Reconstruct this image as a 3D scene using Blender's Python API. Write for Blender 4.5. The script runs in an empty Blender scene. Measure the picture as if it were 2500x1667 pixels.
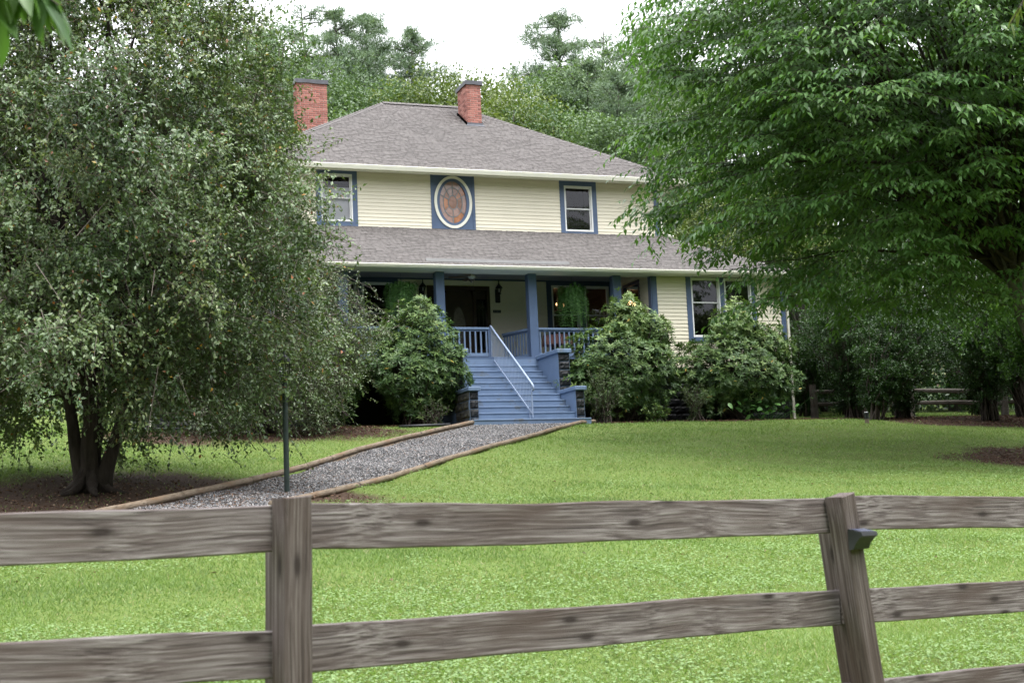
import bpy, math, random
import numpy as np
from mathutils import Vector, Matrix, Euler

random.seed(7)
rng = np.random.default_rng(11)
HAZE = 0
scene = bpy.context.scene
COL = scene.collection
R_ = math.radians

# ------------------------------------------------------------------ camera
# the world's axes are the house's: x along its front, y into its depth, z up, z = 0 on the porch floor
cam_d = bpy.data.cameras.new('camera')
cam = bpy.data.objects.new('camera', cam_d)
COL.objects.link(cam)
yaw, pitch, roll = R_(20.2), R_(7.485), R_(-2.523)
hx = np.array([math.cos(yaw), math.sin(yaw), 0]); hy = np.array([-math.sin(yaw), math.cos(yaw), 0])
_F = np.array([0, math.cos(pitch), math.sin(pitch)]); _R = np.array([1., 0, 0]); _U = np.cross(_R, _F)
_c, _s = math.cos(roll), math.sin(roll)
_R, _U = _c * _R + _s * _U, -_s * _R + _c * _U
toh = lambda v: (float(v @ hx), float(v @ hy), float(v[2]))
r_, u_, f_ = toh(_R), toh(_U), toh(_F)
CAM = np.array([-13.51, -35.23, -4.51])
cam.matrix_world = Matrix(((r_[0], u_[0], -f_[0], CAM[0]), (r_[1], u_[1], -f_[1], CAM[1]), (r_[2], u_[2], -f_[2], CAM[2]), (0, 0, 0, 1)))
cam_d.lens = 50.0; cam_d.sensor_width = 36.0; cam_d.sensor_fit = 'HORIZONTAL'
cam_d.clip_start = 0.05; cam_d.clip_end = 2000
cam_d.dof.use_dof = True; cam_d.dof.focus_distance = 36.0; cam_d.dof.aperture_fstop = 7.5
scene.camera = cam

# ------------------------------------------------------------------ sky, sun, exposure (bright overcast)
SUN_EL, SUN_AZ = 66.0, -75.0          # azimuth of the sun measured from +x, in degrees: in front of the house
world = bpy.data.worlds.new('World'); scene.world = world; world.use_nodes = True
wn, wl = world.node_tree.nodes, world.node_tree.links
wn.clear()
sky = wn.new('ShaderNodeTexSky'); sky.sky_type = 'NISHITA'; sky.sun_disc = False
sky.sun_elevation = R_(SUN_EL); sky.sun_rotation = R_(90 - SUN_AZ); sky.dust_density = 6.0; sky.air_density = 1.0
hsv = wn.new('ShaderNodeHueSaturation'); hsv.inputs['Saturation'].default_value = 0.10
cl = wn.new('ShaderNodeMix'); cl.data_type = 'RGBA'; cl.inputs[0].default_value = 0.72
cl.inputs[7].default_value = (15.5, 16.0, 16.8, 1)     # the cloud sheet's own even grey-white
bg = wn.new('ShaderNodeBackground'); bg.inputs['Strength'].default_value = 0.10
wo = wn.new('ShaderNodeOutputWorld')
wl.new(sky.outputs[0], hsv.inputs['Color']); wl.new(hsv.outputs[0], cl.inputs[6])
tcw = wn.new('ShaderNodeTexCoord'); sx = wn.new('ShaderNodeSeparateXYZ'); wl.new(tcw.outputs['Generated'], sx.inputs[0])
mr = wn.new('ShaderNodeMapRange'); mr.inputs[1].default_value = 0; mr.inputs[2].default_value = 1; mr.inputs[3].default_value = .55; mr.inputs[4].default_value = 1.55   # overcast: zenith brighter than horizon
wl.new(sx.outputs[2], mr.inputs[0])
mg = wn.new('ShaderNodeMix'); mg.data_type = 'RGBA'; mg.blend_type = 'MULTIPLY'; mg.inputs[0].default_value = 1
wl.new(cl.outputs[2], mg.inputs[6]); wl.new(mr.outputs[0], mg.inputs[7]); wl.new(mg.outputs[2], bg.inputs['Color'])
wl.new(bg.outputs[0], wo.inputs[0])
sun_d = bpy.data.lights.new('sun', 'SUN'); sun_d.energy = 1.5; sun_d.angle = R_(24); sun_d.color = (1.0, 0.97, 0.92)
sun = bpy.data.objects.new('sun', sun_d); COL.objects.link(sun)
sd = Vector((math.cos(R_(SUN_EL)) * math.cos(R_(SUN_AZ)), math.cos(R_(SUN_EL)) * math.sin(R_(SUN_AZ)), math.sin(R_(SUN_EL))))
sun.rotation_euler = sd.to_track_quat('Z', 'Y').to_euler(); sun.location = (0, -10, 30)
vs = scene.view_settings
vs.view_transform = 'Standard'; vs.look = 'None'; vs.gamma = 1.0; vs.use_curve_mapping = False; vs.exposure = 1.10
cy = scene.cycles
cy.use_denoising = True; cy.use_adaptive_sampling = True; cy.adaptive_threshold = .01; cy.adaptive_min_samples = 0
cy.max_bounces = 5; cy.diffuse_bounces = 2; cy.glossy_bounces = 2; cy.transmission_bounces = 3; cy.transparent_max_bounces = 4; cy.volume_bounces = 0
cy.caustics_reflective = False; cy.caustics_refractive = False

# ------------------------------------------------------------------ helpers
OFF = {}
def link(o, parent=None, loc=None):
    COL.objects.link(o)
    if parent is not None:
        o.parent = parent
        off = OFF.get(parent.name, (0, 0, 0))
        o.location = (-off[0], -off[1], -off[2])
    return o
def empty(name, loc=(0, 0, 0), parent=None):
    o = bpy.data.objects.new(name, None); o.empty_display_size = 0.2
    COL.objects.link(o); o.location = loc
    if parent is not None:
        o.parent = parent; off = OFF.get(parent.name, (0, 0, 0)); o.location = tuple(loc[i] - off[i] for i in range(3))
    OFF[o.name] = tuple(loc)
    return o
def tag(o, label=None, cat=None, group=None, kind=None):
    if label: o['label'] = label
    if cat: o['category'] = cat
    if group: o['group'] = group
    if kind: o['kind'] = kind
    return o
def meshobj(name, me, parent=None, mat=None):
    o = bpy.data.objects.new(name, me)
    if mat is not None and not me.materials: me.materials.append(mat)
    return link(o, parent)

class MB:
    def __init__(s): s.v = []; s.f = []
    def add(s, vs, fs):
        n = len(s.v); s.v += [tuple(map(float, p)) for p in vs]; s.f += [tuple(i + n for i in q) for q in fs]; return s
    def box(s, x0, x1, y0, y1, z0, z1):
        return s.add([(x0, y0, z0), (x1, y0, z0), (x1, y1, z0), (x0, y1, z0), (x0, y0, z1), (x1, y0, z1), (x1, y1, z1), (x0, y1, z1)],
                     [(0, 3, 2, 1), (4, 5, 6, 7), (0, 1, 5, 4), (1, 2, 6, 5), (2, 3, 7, 6), (3, 0, 4, 7)])
    def cbox(s, x0, x1, y0, y1, z0, z1, c):            # box with all edges chamfered by c
        n = []
        for k, z in ((0, z0), (1, z0 + c), (2, z1 - c), (3, z1)):
            i = c if k in (0, 3) else 0
            n += [(x0 + c, y0 + i, z), (x1 - c, y0 + i, z), (x1 - i, y0 + c, z), (x1 - i, y1 - c, z), (x1 - c, y1 - i, z), (x0 + c, y1 - i, z), (x0 + i, y1 - c, z), (x0 + i, y0 + c, z)]
        fs = [tuple(range(7, -1, -1)), tuple(range(24, 32))]
        for k in range(3):
            for i in range(8): fs.append((k * 8 + i, k * 8 + (i + 1) % 8, k * 8 + 8 + (i + 1) % 8, k * 8 + 8 + i))
        return s.add(n, fs)
    def beam(s, a, b, w, h, up=(0, 0, 1)):             # rectangular bar from a to b, w across, h along up
        a, b, up = Vector(a), Vector(b), Vector(up)
        d = (b - a).normalized(); sx = d.cross(up).normalized() * (w / 2); u = sx.cross(d).normalized() * (h / 2)
        p = [a - sx - u, a + sx - u, a + sx + u, a - sx + u, b - sx - u, b + sx - u, b + sx + u, b - sx + u]
        return s.add(p, [(3, 2, 1, 0), (4, 5, 6, 7), (0, 1, 5, 4), (1, 2, 6, 5), (2, 3, 7, 6), (3, 0, 4, 7)])
    def tube(s, pts, rad, n=6, cap=True):
        pts = [Vector(p) for p in pts]
        if not hasattr(rad, '__len__'): rad = [rad] * len(pts)
        vs, fs = [], []
        ref = Vector((0.31, 0.23, 0.92))
        for i, p in enumerate(pts):
            d = (pts[min(i + 1, len(pts) - 1)] - pts[max(i - 1, 0)]).normalized()
            x = d.cross(ref)
            if x.length < 1e-3: x = d.cross(Vector((1, 0, 0)))
            x.normalize(); y = d.cross(x)
            for k in range(n):
                t = 2 * math.pi * k / n; vs.append(p + (x * math.cos(t) + y * math.sin(t)) * rad[i])
        for i in range(len(pts) - 1):
            for k in range(n):
                fs.append((i * n + k, i * n + (k + 1) % n, (i + 1) * n + (k + 1) % n, (i + 1) * n + k))
        if cap: fs += [tuple(range(n - 1, -1, -1)), tuple(range((len(pts) - 1) * n, len(pts) * n))]
        return s.add(vs, fs)
    def lathe(s, prof, cen=(0, 0, 0), n=12, sq=False):
        vs, fs = [], []
        for (r, z) in prof:
            for k in range(n):
                t = 2 * math.pi * (k + .5) / n; vs.append((cen[0] + r * math.cos(t), cen[1] + r * math.sin(t), cen[2] + z))
        m = len(prof)
        for i in range(m - 1):
            for k in range(n): fs.append((i * n + k, i * n + (k + 1) % n, (i + 1) * n + (k + 1) % n, (i + 1) * n + k))
        fs += [tuple(range(n - 1, -1, -1)), tuple(range((m - 1) * n, m * n))]
        return s.add(vs, fs)
    def extrude_x(s, prof, x0, x1):                     # profile of (y, z) points, swept along x
        n = len(prof)
        vs = [(x0, y, z) for y, z in prof] + [(x1, y, z) for y, z in prof]
        fs = [(i, (i + 1) % n, n + (i + 1) % n, n + i) for i in range(n)] + [tuple(range(n - 1, -1, -1)), tuple(range(n, 2 * n))]
        return s.add(vs, fs)
    def mesh(s, name):
        me = bpy.data.meshes.new(name); me.from_pydata(s.v, [], s.f); me.update(); return me
    def build(s, name, mat, parent=None, smooth=False):
        me = s.mesh(name)
        me.materials.append(mat)
        if smooth: me.polygons.foreach_set('use_smooth', [True] * len(me.polygons))
        return meshobj(name, me, parent)

def npmesh(name, co, tris, mat, rnd=None, smooth=False):
    """mesh from numpy arrays; tris is (M,3) or (M,4); rnd one float per face"""
    me = bpy.data.meshes.new(name)
    k = tris.shape[1]
    me.vertices.add(len(co)); me.vertices.foreach_set('co', np.ascontiguousarray(co, dtype=np.float32).ravel())
    me.loops.add(tris.size); me.loops.foreach_set('vertex_index', np.ascontiguousarray(tris, dtype=np.int32).ravel())
    me.polygons.add(len(tris)); me.polygons.foreach_set('loop_start', np.arange(0, tris.size, k, dtype=np.int32))
    if rnd is not None:
        a = me.attributes.new('rnd', 'FLOAT', 'FACE'); a.data.foreach_set('value', np.ascontiguousarray(rnd, dtype=np.float32))
    if smooth: me.polygons.foreach_set('use_smooth', np.ones(len(tris), dtype=bool))
    me.update(calc_edges=True)
    me.materials.append(mat)
    return me

def unit(a): return a / np.maximum(np.linalg.norm(a, axis=-1, keepdims=True), 1e-9)
def leaves(P, A, N, L, W, rnd, shape='oval', fold=0.12, droop=0.1):
    """leaf faces: base P, axis A, facing N, length L, width W -> (co, tris, rnd per tri)"""
    n = len(P); A = unit(A); B = unit(np.cross(N, A)); N = np.cross(A, B)
    L = np.broadcast_to(L, (n,))[:, None]; W = np.broadcast_to(W, (n,))[:, None]
    if shape == 'oval':
        co = np.stack([P, P + A * L * .48 + B * W * .5 + N * W * fold, P + A * L - N * L * droop, P + A * L * .48 - B * W * .5 + N * W * fold], 1)
        t = np.array([[0, 1, 2], [0, 2, 3]])
    elif shape == 'long':
        q = lambda a, b, c: P + A * L * a + B * W * b + N * (W * fold * abs(b) * 2 - L * c * droop)
        co = np.stack([P, q(.32, .5, .1), q(.32, -.5, .1), q(.36, 0, .1), q(.7, .36, .45), q(.7, -.36, .45), q(1, 0, 1.)], 1)
        t = np.array([[0, 1, 3], [0, 3, 2], [3, 1, 4], [3, 4, 6], [3, 6, 5], [3, 5, 2]])
    elif shape == 'leaf4':
        q = lambda a, b, c: P + A * L * a + B * W * b + N * (W * fold * abs(b) * 2 - L * c * droop)
        co = np.stack([P, q(.42, .5, .15), q(.48, 0, .2), q(.42, -.5, .15), q(1, 0, 1.)], 1)
        t = np.array([[0, 1, 2], [0, 2, 3], [2, 1, 4], [2, 4, 3]])
    else:
        co = np.stack([P - B * W * .5, P + B * W * .5, P + A * L - N * L * droop], 1); t = np.array([[0, 1, 2]])
    k = co.shape[1]
    tris = (np.arange(n)[:, None, None] * k + t[None]).reshape(-1, 3)
    return co.reshape(-1, 3), tris, np.repeat(rnd, len(t))
def cat_leaves(parts):
    co, tr, rn, n = [], [], [], 0
    for c, t, r in parts:
        co.append(c); tr.append(t + n); rn.append(r); n += len(c)
    return np.concatenate(co), np.concatenate(tr), np.concatenate(rn)
def sticks(P0, P1, r0, r1, n=3):
    """many thin tapered rods, returned as (co, quads)"""
    d = unit(P1 - P0); ref = np.where(np.abs(d[:, 2:3]) > .9, np.array([[1., 0, 0]]), np.array([[0, 0, 1.]]))
    x = unit(np.cross(d, ref)); y = np.cross(d, x)
    t = 2 * np.pi * np.arange(n) / n
    ring = x[:, None] * np.cos(t)[None, :, None] + y[:, None] * np.sin(t)[None, :, None]
    r0 = np.broadcast_to(r0, (len(P0),))[:, None, None]; r1 = np.broadcast_to(r1, (len(P0),))[:, None, None]
    co = np.concatenate([P0[:, None] + ring * r0, P1[:, None] + ring * r1], 1)
    k = np.arange(n); q = np.stack([k, (k + 1) % n, n + (k + 1) % n, n + k], 1)
    return co.reshape(-1, 3), (np.arange(len(P0))[:, None, None] * 2 * n + q[None]).reshape(-1, 4)
def rand_dirs(n): return unit(rng.normal(size=(n, 3)))

# ------------------------------------------------------------------ materials (all node-based)
def new_mat(name):
    m = bpy.data.materials.new(name); m.use_nodes = True
    nt = m.node_tree; nt.nodes.clear()
    out = nt.nodes.new('ShaderNodeOutputMaterial'); b = nt.nodes.new('ShaderNodeBsdfPrincipled')
    nt.links.new(b.outputs[0], out.inputs[0])
    return m, nt, b, out
def ramp(nt, fac, stops):
    r = nt.nodes.new('ShaderNodeValToRGB'); e = r.color_ramp.elements
    while len(e) < len(stops): e.new(0.5)
    for i, (p, c) in enumerate(stops): e[i].position = p; e[i].color = (c[0], c[1], c[2], 1)
    nt.links.new(fac, r.inputs[0]); return r.outputs[0]
def noise(nt, scale, detail=4, vec=None, stretch=None, rough=.55, coord='Object'):
    tc = nt.nodes.new('ShaderNodeTexCoord'); v = tc.outputs[coord]
    if stretch:
        mp = nt.nodes.new('ShaderNodeMapping'); mp.inputs['Scale'].default_value = stretch; nt.links.new(v, mp.inputs[0]); v = mp.outputs[0]
    n = nt.nodes.new('ShaderNodeTexNoise'); n.inputs['Scale'].default_value = scale; n.inputs['Detail'].default_value = detail; n.inputs['Roughness'].default_value = rough
    nt.links.new(v, n.inputs['Vector']); return n.outputs[0]
def mixc(nt, fac, a, b, mode='MIX'):
    m = nt.nodes.new('ShaderNodeMix'); m.data_type = 'RGBA'; m.blend_type = mode
    for s, val in ((0, fac), (6, a), (7, b)):
        if isinstance(val, (int, float)): m.inputs[s].default_value = val
        elif isinstance(val, tuple): m.inputs[s].default_value = (*val, 1)
        else: nt.links.new(val, m.inputs[s])
    return m.outputs[2]
def bump(nt, b, h, strength=.3, dist=.01):
    n = nt.nodes.new('ShaderNodeBump'); n.inputs['Strength'].default_value = strength; n.inputs['Distance'].default_value = dist
    nt.links.new(h, n.inputs['Height']); nt.links.new(n.outputs[0], b.inputs['Normal'])
def attr(nt, name='rnd'):
    a = nt.nodes.new('ShaderNodeAttribute'); a.attribute_name = name; return a.outputs['Fac']
def scl(c, k): return tuple(min(1, x * k) for x in c)
def paint(name, c, rough=.55, var=.12, scale=3.0, bs=40, bstr=.08, spec=.4, grime=None):
    m, nt, b, o = new_mat(name)
    col = ramp(nt, noise(nt, scale, 6), [(.3, scl(c, 1 - var)), (.7, scl(c, 1 + var))])
    if grime:
        g = ramp(nt, noise(nt, grime[1], 8, rough=.65), [(grime[2], (0, 0, 0)), (grime[2] + .14, (1, 1, 1))])
        col = mixc(nt, g, col, grime[0])
    nt.links.new(col, b.inputs['Base Color']); b.inputs['Roughness'].default_value = rough; b.inputs['Specular IOR Level'].default_value = spec
    if bstr: bump(nt, b, noise(nt, bs, 4), bstr, .01)
    return m
def leafmat(name, stops, rough=.42, trans=.28, spec=.5, tint=(1.15, 1.25, .5)):
    m, nt, b, o = new_mat(name)
    col = ramp(nt, attr(nt), stops)
    nt.links.new(col, b.inputs['Base Color']); b.inputs['Roughness'].default_value = rough; b.inputs['Specular IOR Level'].default_value = spec
    t = nt.nodes.new('ShaderNodeBsdfTranslucent'); tc = mixc(nt, 1.0, col, tint, 'MULTIPLY'); nt.links.new(tc, t.inputs[0])
    mx = nt.nodes.new('ShaderNodeMixShader'); mx.inputs[0].default_value = trans
    nt.links.new(b.outputs[0], mx.inputs[1]); nt.links.new(t.outputs[0], mx.inputs[2]); nt.links.new(mx.outputs[0], o.inputs[0])
    return m
def bark(name, c0, c1, scale=9, strn=.8):
    m, nt, b, o = new_mat(name)
    n = noise(nt, scale, 8, stretch=(1, 1, .22), rough=.7)
    nt.links.new(ramp(nt, n, [(.32, c0), (.7, c1)]), b.inputs['Base Color']); b.inputs['Roughness'].default_value = .9; b.inputs['Specular IOR Level'].default_value = .2
    bump(nt, b, n, strn, .03); return m

M = {}
M['siding'] = paint('siding_paint', (.71, .655, .53), .5, .03, 1.3, 60, .04, grime=((.55, .53, .44), 2.2, .68))
M['trim_cream'] = paint('cream_trim', (.74, .72, .63), .4, .04, 2, 60, .03, grime=((.55, .55, .44), 3, .68))
M['white'] = paint('white_frame', (.74, .74, .74), .4, .04, 3, 50, .03)
M['blue'] = paint('blue_paint', (.072, .108, .188), .42, .10, 2.2, 45, .06, grime=((.10, .13, .20), 5, .62))
M['blue_step'] = paint('blue_step_paint', (.128, .184, .290), .5, .12, 2.6, 70, .12, grime=((.115, .118, .105), 2.3, .57))
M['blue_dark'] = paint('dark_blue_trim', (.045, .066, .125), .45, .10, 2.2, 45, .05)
M['stucco'] = paint('blue_stucco', (.128, .184, .290), .6, .08, 2.5, 55, .3, grime=((.16, .17, .14), 1.9, .64))
M['blackblock'] = paint('black_block_paint', (.010, .011, .014), .55, .5, 9, 18, .7, spec=.3, grime=((.04, .042, .034), 7, .70))
M['oldblock'] = paint('weathered_block', (.045, .045, .042), .75, .5, 6, 22, .9, grime=((.13, .125, .075), 4, .52))
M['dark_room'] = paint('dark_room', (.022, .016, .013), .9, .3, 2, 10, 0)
M['ceiling'] = paint('porch_ceiling', (.30, .31, .32), .7, .05, 2, 40, .03)
M['floor'] = paint('porch_floor', (.16, .19, .27), .5, .1, 2, 40, .05)
M['door'] = paint('dark_door_wood', (.035, .020, .014), .35, .3, 4, 30, .1)
M['black'] = paint('black_metal', (.018, .019, .022), .42, .25, 8, 60, .06)
M['dgreen'] = paint('dark_green_post', (.018, .030, .027), .45, .3, 7, 60, .1, grime=((.12, .12, .10), 9, .70))
M['steel'] = paint('blue_grey_rail', (.27, .33, .46), .35, .08, 6, 60, .05)
M['cap_metal'] = paint('dark_sheet_metal', (.070, .072, .085), .45, .25, 4, 30, .25)
M['flash'] = paint('flashing_metal', (.085, .088, .105), .5, .25, 5, 25, .3)
M['mortar'] = paint('mortar', (.46, .40, .37), .95, .2, 14, 60, .5)
M['strip_grey'] = paint('grey_metal_strip', (.095, .093, .093), .55, .15, 4, 30, .05)
M['bulb'] = None
def brickmat():
    m, nt, b, o = new_mat('red_brick')
    c = ramp(nt, attr(nt), [(0, (.19, .070, .056)), (.35, (.27, .104, .083)), (.7, (.335, .135, .108)), (.95, (.40, .185, .15)), (1, (.13, .065, .058))])
    n = noise(nt, 30, 6, rough=.7)
    c = mixc(nt, ramp(nt, n, [(.56, (0, 0, 0)), (.76, (.8, .8, .8))]), c, (.46, .30, .26))
    nt.links.new(c, b.inputs['Base Color']); b.inputs['Roughness'].default_value = .9; bump(nt, b, n, .6, .012); return m
M['brick'] = brickmat()
def shinglemat():
    m, nt, b, o = new_mat('asphalt_shingle')
    c = ramp(nt, attr(nt), [(0, (.050, .045, .044)), (.10, (.075, .068, .066)), (.2, (.112, .101, .098)), (.6, (.150, .136, .132)), (1, (.195, .178, .173))])
    n = noise(nt, 160, 3); big = noise(nt, .55, 5)
    c = mixc(nt, 1.0, c, ramp(nt, n, [(.3, (.80, .80, .80)), (.7, (1.12, 1.12, 1.12))]), 'MULTIPLY')
    c = mixc(nt, 1.0, c, ramp(nt, big, [(.32, (.92, .92, .92)), (.68, (1.05, 1.05, 1.05))]), 'MULTIPLY')
    nt.links.new(c, b.inputs['Base Color']); b.inputs['Roughness'].default_value = .88; b.inputs['Specular IOR Level'].default_value = .3
    bump(nt, b, n, .5, .004); return m
M['shingle'] = shinglemat()
M['roofdeck'] = paint('roof_deck', (.145, .132, .128), .9, .25, 6, 60, .4)
def woodmat(name, dark, mid, light, warm):
    m, nt, b, o = new_mat(name)
    tc = nt.nodes.new('ShaderNodeTexCoord')
    wv = nt.nodes.new('ShaderNodeTexNoise'); wv.inputs['Scale'].default_value = 1.1; wv.inputs['Detail'].default_value = 2
    nt.links.new(tc.outputs['Object'], wv.inputs[0])
    add = nt.nodes.new('ShaderNodeVectorMath'); add.operation = 'MULTIPLY_ADD'; add.inputs[1].default_value = (.0, .10, .10)
    nt.links.new(wv.outputs['Color'], add.inputs[0]); nt.links.new(tc.outputs['Object'], add.inputs[2])
    mp = nt.nodes.new('ShaderNodeMapping'); mp.inputs['Scale'].default_value = (.8, 60, 60); nt.links.new(add.outputs[0], mp.inputs[0])
    n1 = nt.nodes.new('ShaderNodeTexNoise'); n1.inputs['Scale'].default_value = 2.2; n1.inputs['Detail'].default_value = 7; n1.inputs['Roughness'].default_value = .65
    nt.links.new(mp.outputs[0], n1.inputs[0])
    mw = nt.nodes.new('ShaderNodeMapping'); mw.inputs['Scale'].default_value = (.30, 3.2, 3.2); nt.links.new(add.outputs[0], mw.inputs[0])
    wa = nt.nodes.new('ShaderNodeTexWave'); wa.wave_type = 'RINGS'; wa.rings_direction = 'X'; wa.inputs['Scale'].default_value = 9; wa.inputs['Distortion'].default_value = 4; wa.inputs['Detail'].default_value = 3; wa.inputs['Detail Scale'].default_value = 1.4
    nt.links.new(mw.outputs[0], wa.inputs[0])
    gm = nt.nodes.new('ShaderNodeMath'); gm.operation = 'MULTIPLY_ADD'; gm.inputs[1].default_value = .07; nt.links.new(wa.outputs['Fac'], gm.inputs[0])
    g2 = nt.nodes.new('ShaderNodeMath'); g2.operation = 'MULTIPLY_ADD'; g2.inputs[1].default_value = .93; g2.inputs[2].default_value = 0.0; nt.links.new(n1.outputs[0], g2.inputs[0]); nt.links.new(g2.outputs[0], gm.inputs[2])
    c = ramp(nt, gm.outputs[0], [(.30, dark), (.48, mid), (.68, light)])
    big = noise(nt, 2.3, 4, stretch=(.8, 3, 3))
    c = mixc(nt, ramp(nt, big, [(.45, (0, 0, 0)), (.68, (.75, .75, .75))]), c, warm)
    # knots: sparse cells, long along the grain
    sp = nt.nodes.new('ShaderNodeSeparateXYZ'); nt.links.new(tc.outputs['Object'], sp.inputs[0])
    ad = nt.nodes.new('ShaderNodeMath'); ad.operation = 'ADD'; nt.links.new(sp.outputs[1], ad.inputs[0]); nt.links.new(sp.outputs[2], ad.inputs[1])
    cb = nt.nodes.new('ShaderNodeCombineXYZ'); nt.links.new(sp.outputs[0], cb.inputs[0]); nt.links.new(ad.outputs[0], cb.inputs[1])
    oi = nt.nodes.new('ShaderNodeObjectInfo'); of = nt.nodes.new('ShaderNodeVectorMath'); of.operation = 'ADD'; nt.links.new(cb.outputs[0], of.inputs[0]); nt.links.new(oi.outputs['Random'], of.inputs[1])
    mk = nt.nodes.new('ShaderNodeMapping'); mk.inputs['Scale'].default_value = (1.7, 5.0, 1); nt.links.new(of.outputs[0], mk.inputs[0])
    vo = nt.nodes.new('ShaderNodeTexVoronoi'); vo.voronoi_dimensions = '2D'; vo.inputs['Scale'].default_value = 1.0; nt.links.new(mk.outputs[0], vo.inputs[0])
    k = ramp(nt, vo.outputs['Distance'], [(.028, (1, 1, 1)), (.045, (.75, .75, .75)), (.075, (.25, .25, .25)), (.13, (0, 0, 0))])
    c = mixc(nt, k, c, (.035, .026, .024))
    # drying checks: hair-thin dark splits along the grain
    mc = nt.nodes.new('ShaderNodeMapping'); mc.inputs['Scale'].default_value = (.9, 95, 95); nt.links.new(add.outputs[0], mc.inputs[0])
    nc = nt.nodes.new('ShaderNodeTexNoise'); nc.inputs['Scale'].default_value = 1.6; nc.inputs['Detail'].default_value = 2; nt.links.new(mc.outputs[0], nc.inputs[0])
    c = mixc(nt, ramp(nt, nc.outputs[0], [(.63, (0, 0, 0)), (.68, (.85, .85, .85))]), c, (.03, .023, .021))
    nt.links.new(c, b.inputs['Base Color']); b.inputs['Roughness'].default_value = .85; b.inputs['Specular IOR Level'].default_value = .25
    bump(nt, b, n1.outputs[0], .9, .006); return m
M['fence'] = woodmat('weathered_fence_wood', (.034, .026, .025), (.135, .111, .108), (.32, .290, .287), (.080, .056, .048))
M['fence_post'] = woodmat('weathered_post_wood', (.036, .027, .024), (.095, .074, .068), (.20, .172, .162), (.060, .039, .030))
M['log'] = woodmat('landscape_timber_wood', (.080, .060, .044), (.175, .134, .096), (.28, .228, .175), (.165, .100, .058))
M['rail_old'] = woodmat('old_split_rail_wood', (.05, .042, .035), (.10, .088, .075), (.16, .145, .125), (.07, .055, .045))
def glassmat(name, tint=(.02, .022, .025), alpha=.55, rough=.02, ior=1.5):
    m, nt, b, o = new_mat(name)
    g = nt.nodes.new('ShaderNodeBsdfGlossy'); g.inputs['Roughness'].default_value = rough; g.inputs[0].default_value = (.95, .95, 1, 1)
    t = nt.nodes.new('ShaderNodeBsdfTransparent'); t.inputs[0].default_value = (alpha, alpha, alpha, 1)
    fr = nt.nodes.new('ShaderNodeFresnel'); fr.inputs[0].default_value = ior
    mx = nt.nodes.new('ShaderNodeMixShader'); nt.links.new(fr.outputs[0], mx.inputs[0]); nt.links.new(t.outputs[0], mx.inputs[1]); nt.links.new(g.outputs[0], mx.inputs[2])
    nt.links.new(mx.outputs[0], o.inputs[0]); return m
M['glass'] = glassmat('window_glass', alpha=.85, ior=1.5)
M['lampglass'] = glassmat('lamp_glass', alpha=.8, ior=1.45)
M['curtain_or_reflection'] = paint('pale_sky_reflection', (.80, .80, .86), .9, .05, 3, 20, .05)  # pale sheet colour standing in for sky mirrored in the glass
M['came'] = paint('lead_came', (.16, .18, .19), .4, .1, 8, 40, .05)
M['crab_leaf'] = leafmat('crabapple_leaf', [(0, (.040, .074, .027)), (.3, (.082, .134, .052)), (.6, (.142, .200, .090)), (.86, (.23, .285, .14)), (.955, (.165, .19, .055)), (.968, (.42, .23, .03)), (.984, (.34, .11, .035)), (1, (.20, .10, .06))], .38, .22, .55)
M['crab_leaf2'] = leafmat('fine_crabapple_leaf', [(0, (.040, .066, .026)), (.3, (.072, .110, .044)), (.6, (.112, .155, .072)), (.84, (.17, .21, .105)), (.94, (.17, .19, .09)), (.97, (.16, .115, .085)), (1, (.12, .085, .07))], .38, .2, .55)
M['tree_leaf'] = leafmat('broad_tree_leaf', [(0, (.036, .088, .024)), (.35, (.072, .155, .044)), (.7, (.115, .215, .066)), (1, (.175, .285, .105))], .36, .38, .55)
M['rhodo_leaf'] = leafmat('rhododendron_leaf', [(0, (.026, .060, .018)), (.35, (.062, .120, .034)), (.7, (.150, .220, .062)), (.96, (.25, .32, .115)), (1, (.42, .30, .06))], .46, .15, .32)
M['fine_leaf'] = leafmat('fine_shrub_leaf', [(0, (.035, .060, .022)), (.5, (.068, .108, .038)), (1, (.13, .175, .07))], .4, .22)
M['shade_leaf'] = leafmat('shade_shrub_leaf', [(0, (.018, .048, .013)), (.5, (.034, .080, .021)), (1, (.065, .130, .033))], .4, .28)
M['far_leaf'] = leafmat('wood_leaf', [(0, (.060, .110, .048)), (.5, (.110, .175, .076)), (1, (.18, .25, .11))], .5, .28)
M['far_leaf_y'] = leafmat('yellowish_wood_leaf', [(0, (.065, .100, .025)), (.5, (.11, .155, .036)), (1, (.17, .205, .055))], .5, .3)
M['needle'] = leafmat('pine_needle', [(0, (.075, .125, .080)), (.5, (.135, .20, .120)), (1, (.21, .28, .165))], .5, .2)
M['fern_leaf'] = leafmat('fern_leaf', [(0, (.040, .120, .026)), (.5, (.075, .195, .042)), (1, (.13, .27, .07))], .45, .25)
M['grass'] = leafmat('grass_blade', [(0, (.090, .152, .042)), (.4, (.160, .250, .070)), (.75, (.228, .328, .108)), (.95, (.30, .38, .16)), (1, (.40, .36, .22))], .5, .35, .35, (1.15, 1.2, .55))
M['clover'] = leafmat('clover_leaf', [(0, (.135, .215, .080)), (.5, (.190, .280, .112)), (1, (.25, .345, .155))], .6, .3, .2)
M['litter'] = leafmat('fallen_leaf', [(0, (.055, .030, .018)), (.5, (.13, .07, .04)), (.9, (.22, .13, .08)), (1, (.34, .27, .20))], .7, .1)
M['mulchchip'] = leafmat('mulch_chip', [(0, (.035, .017, .012)), (.6, (.085, .040, .026)), (1, (.16, .09, .06))], .85, 0.0, .2)
M['bark'] = bark('dark_bark', (.016, .012, .010), (.060, .048, .040))
M['bark_grey'] = bark('grey_bark', (.055, .050, .044), (.17, .155, .14), 7)
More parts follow.
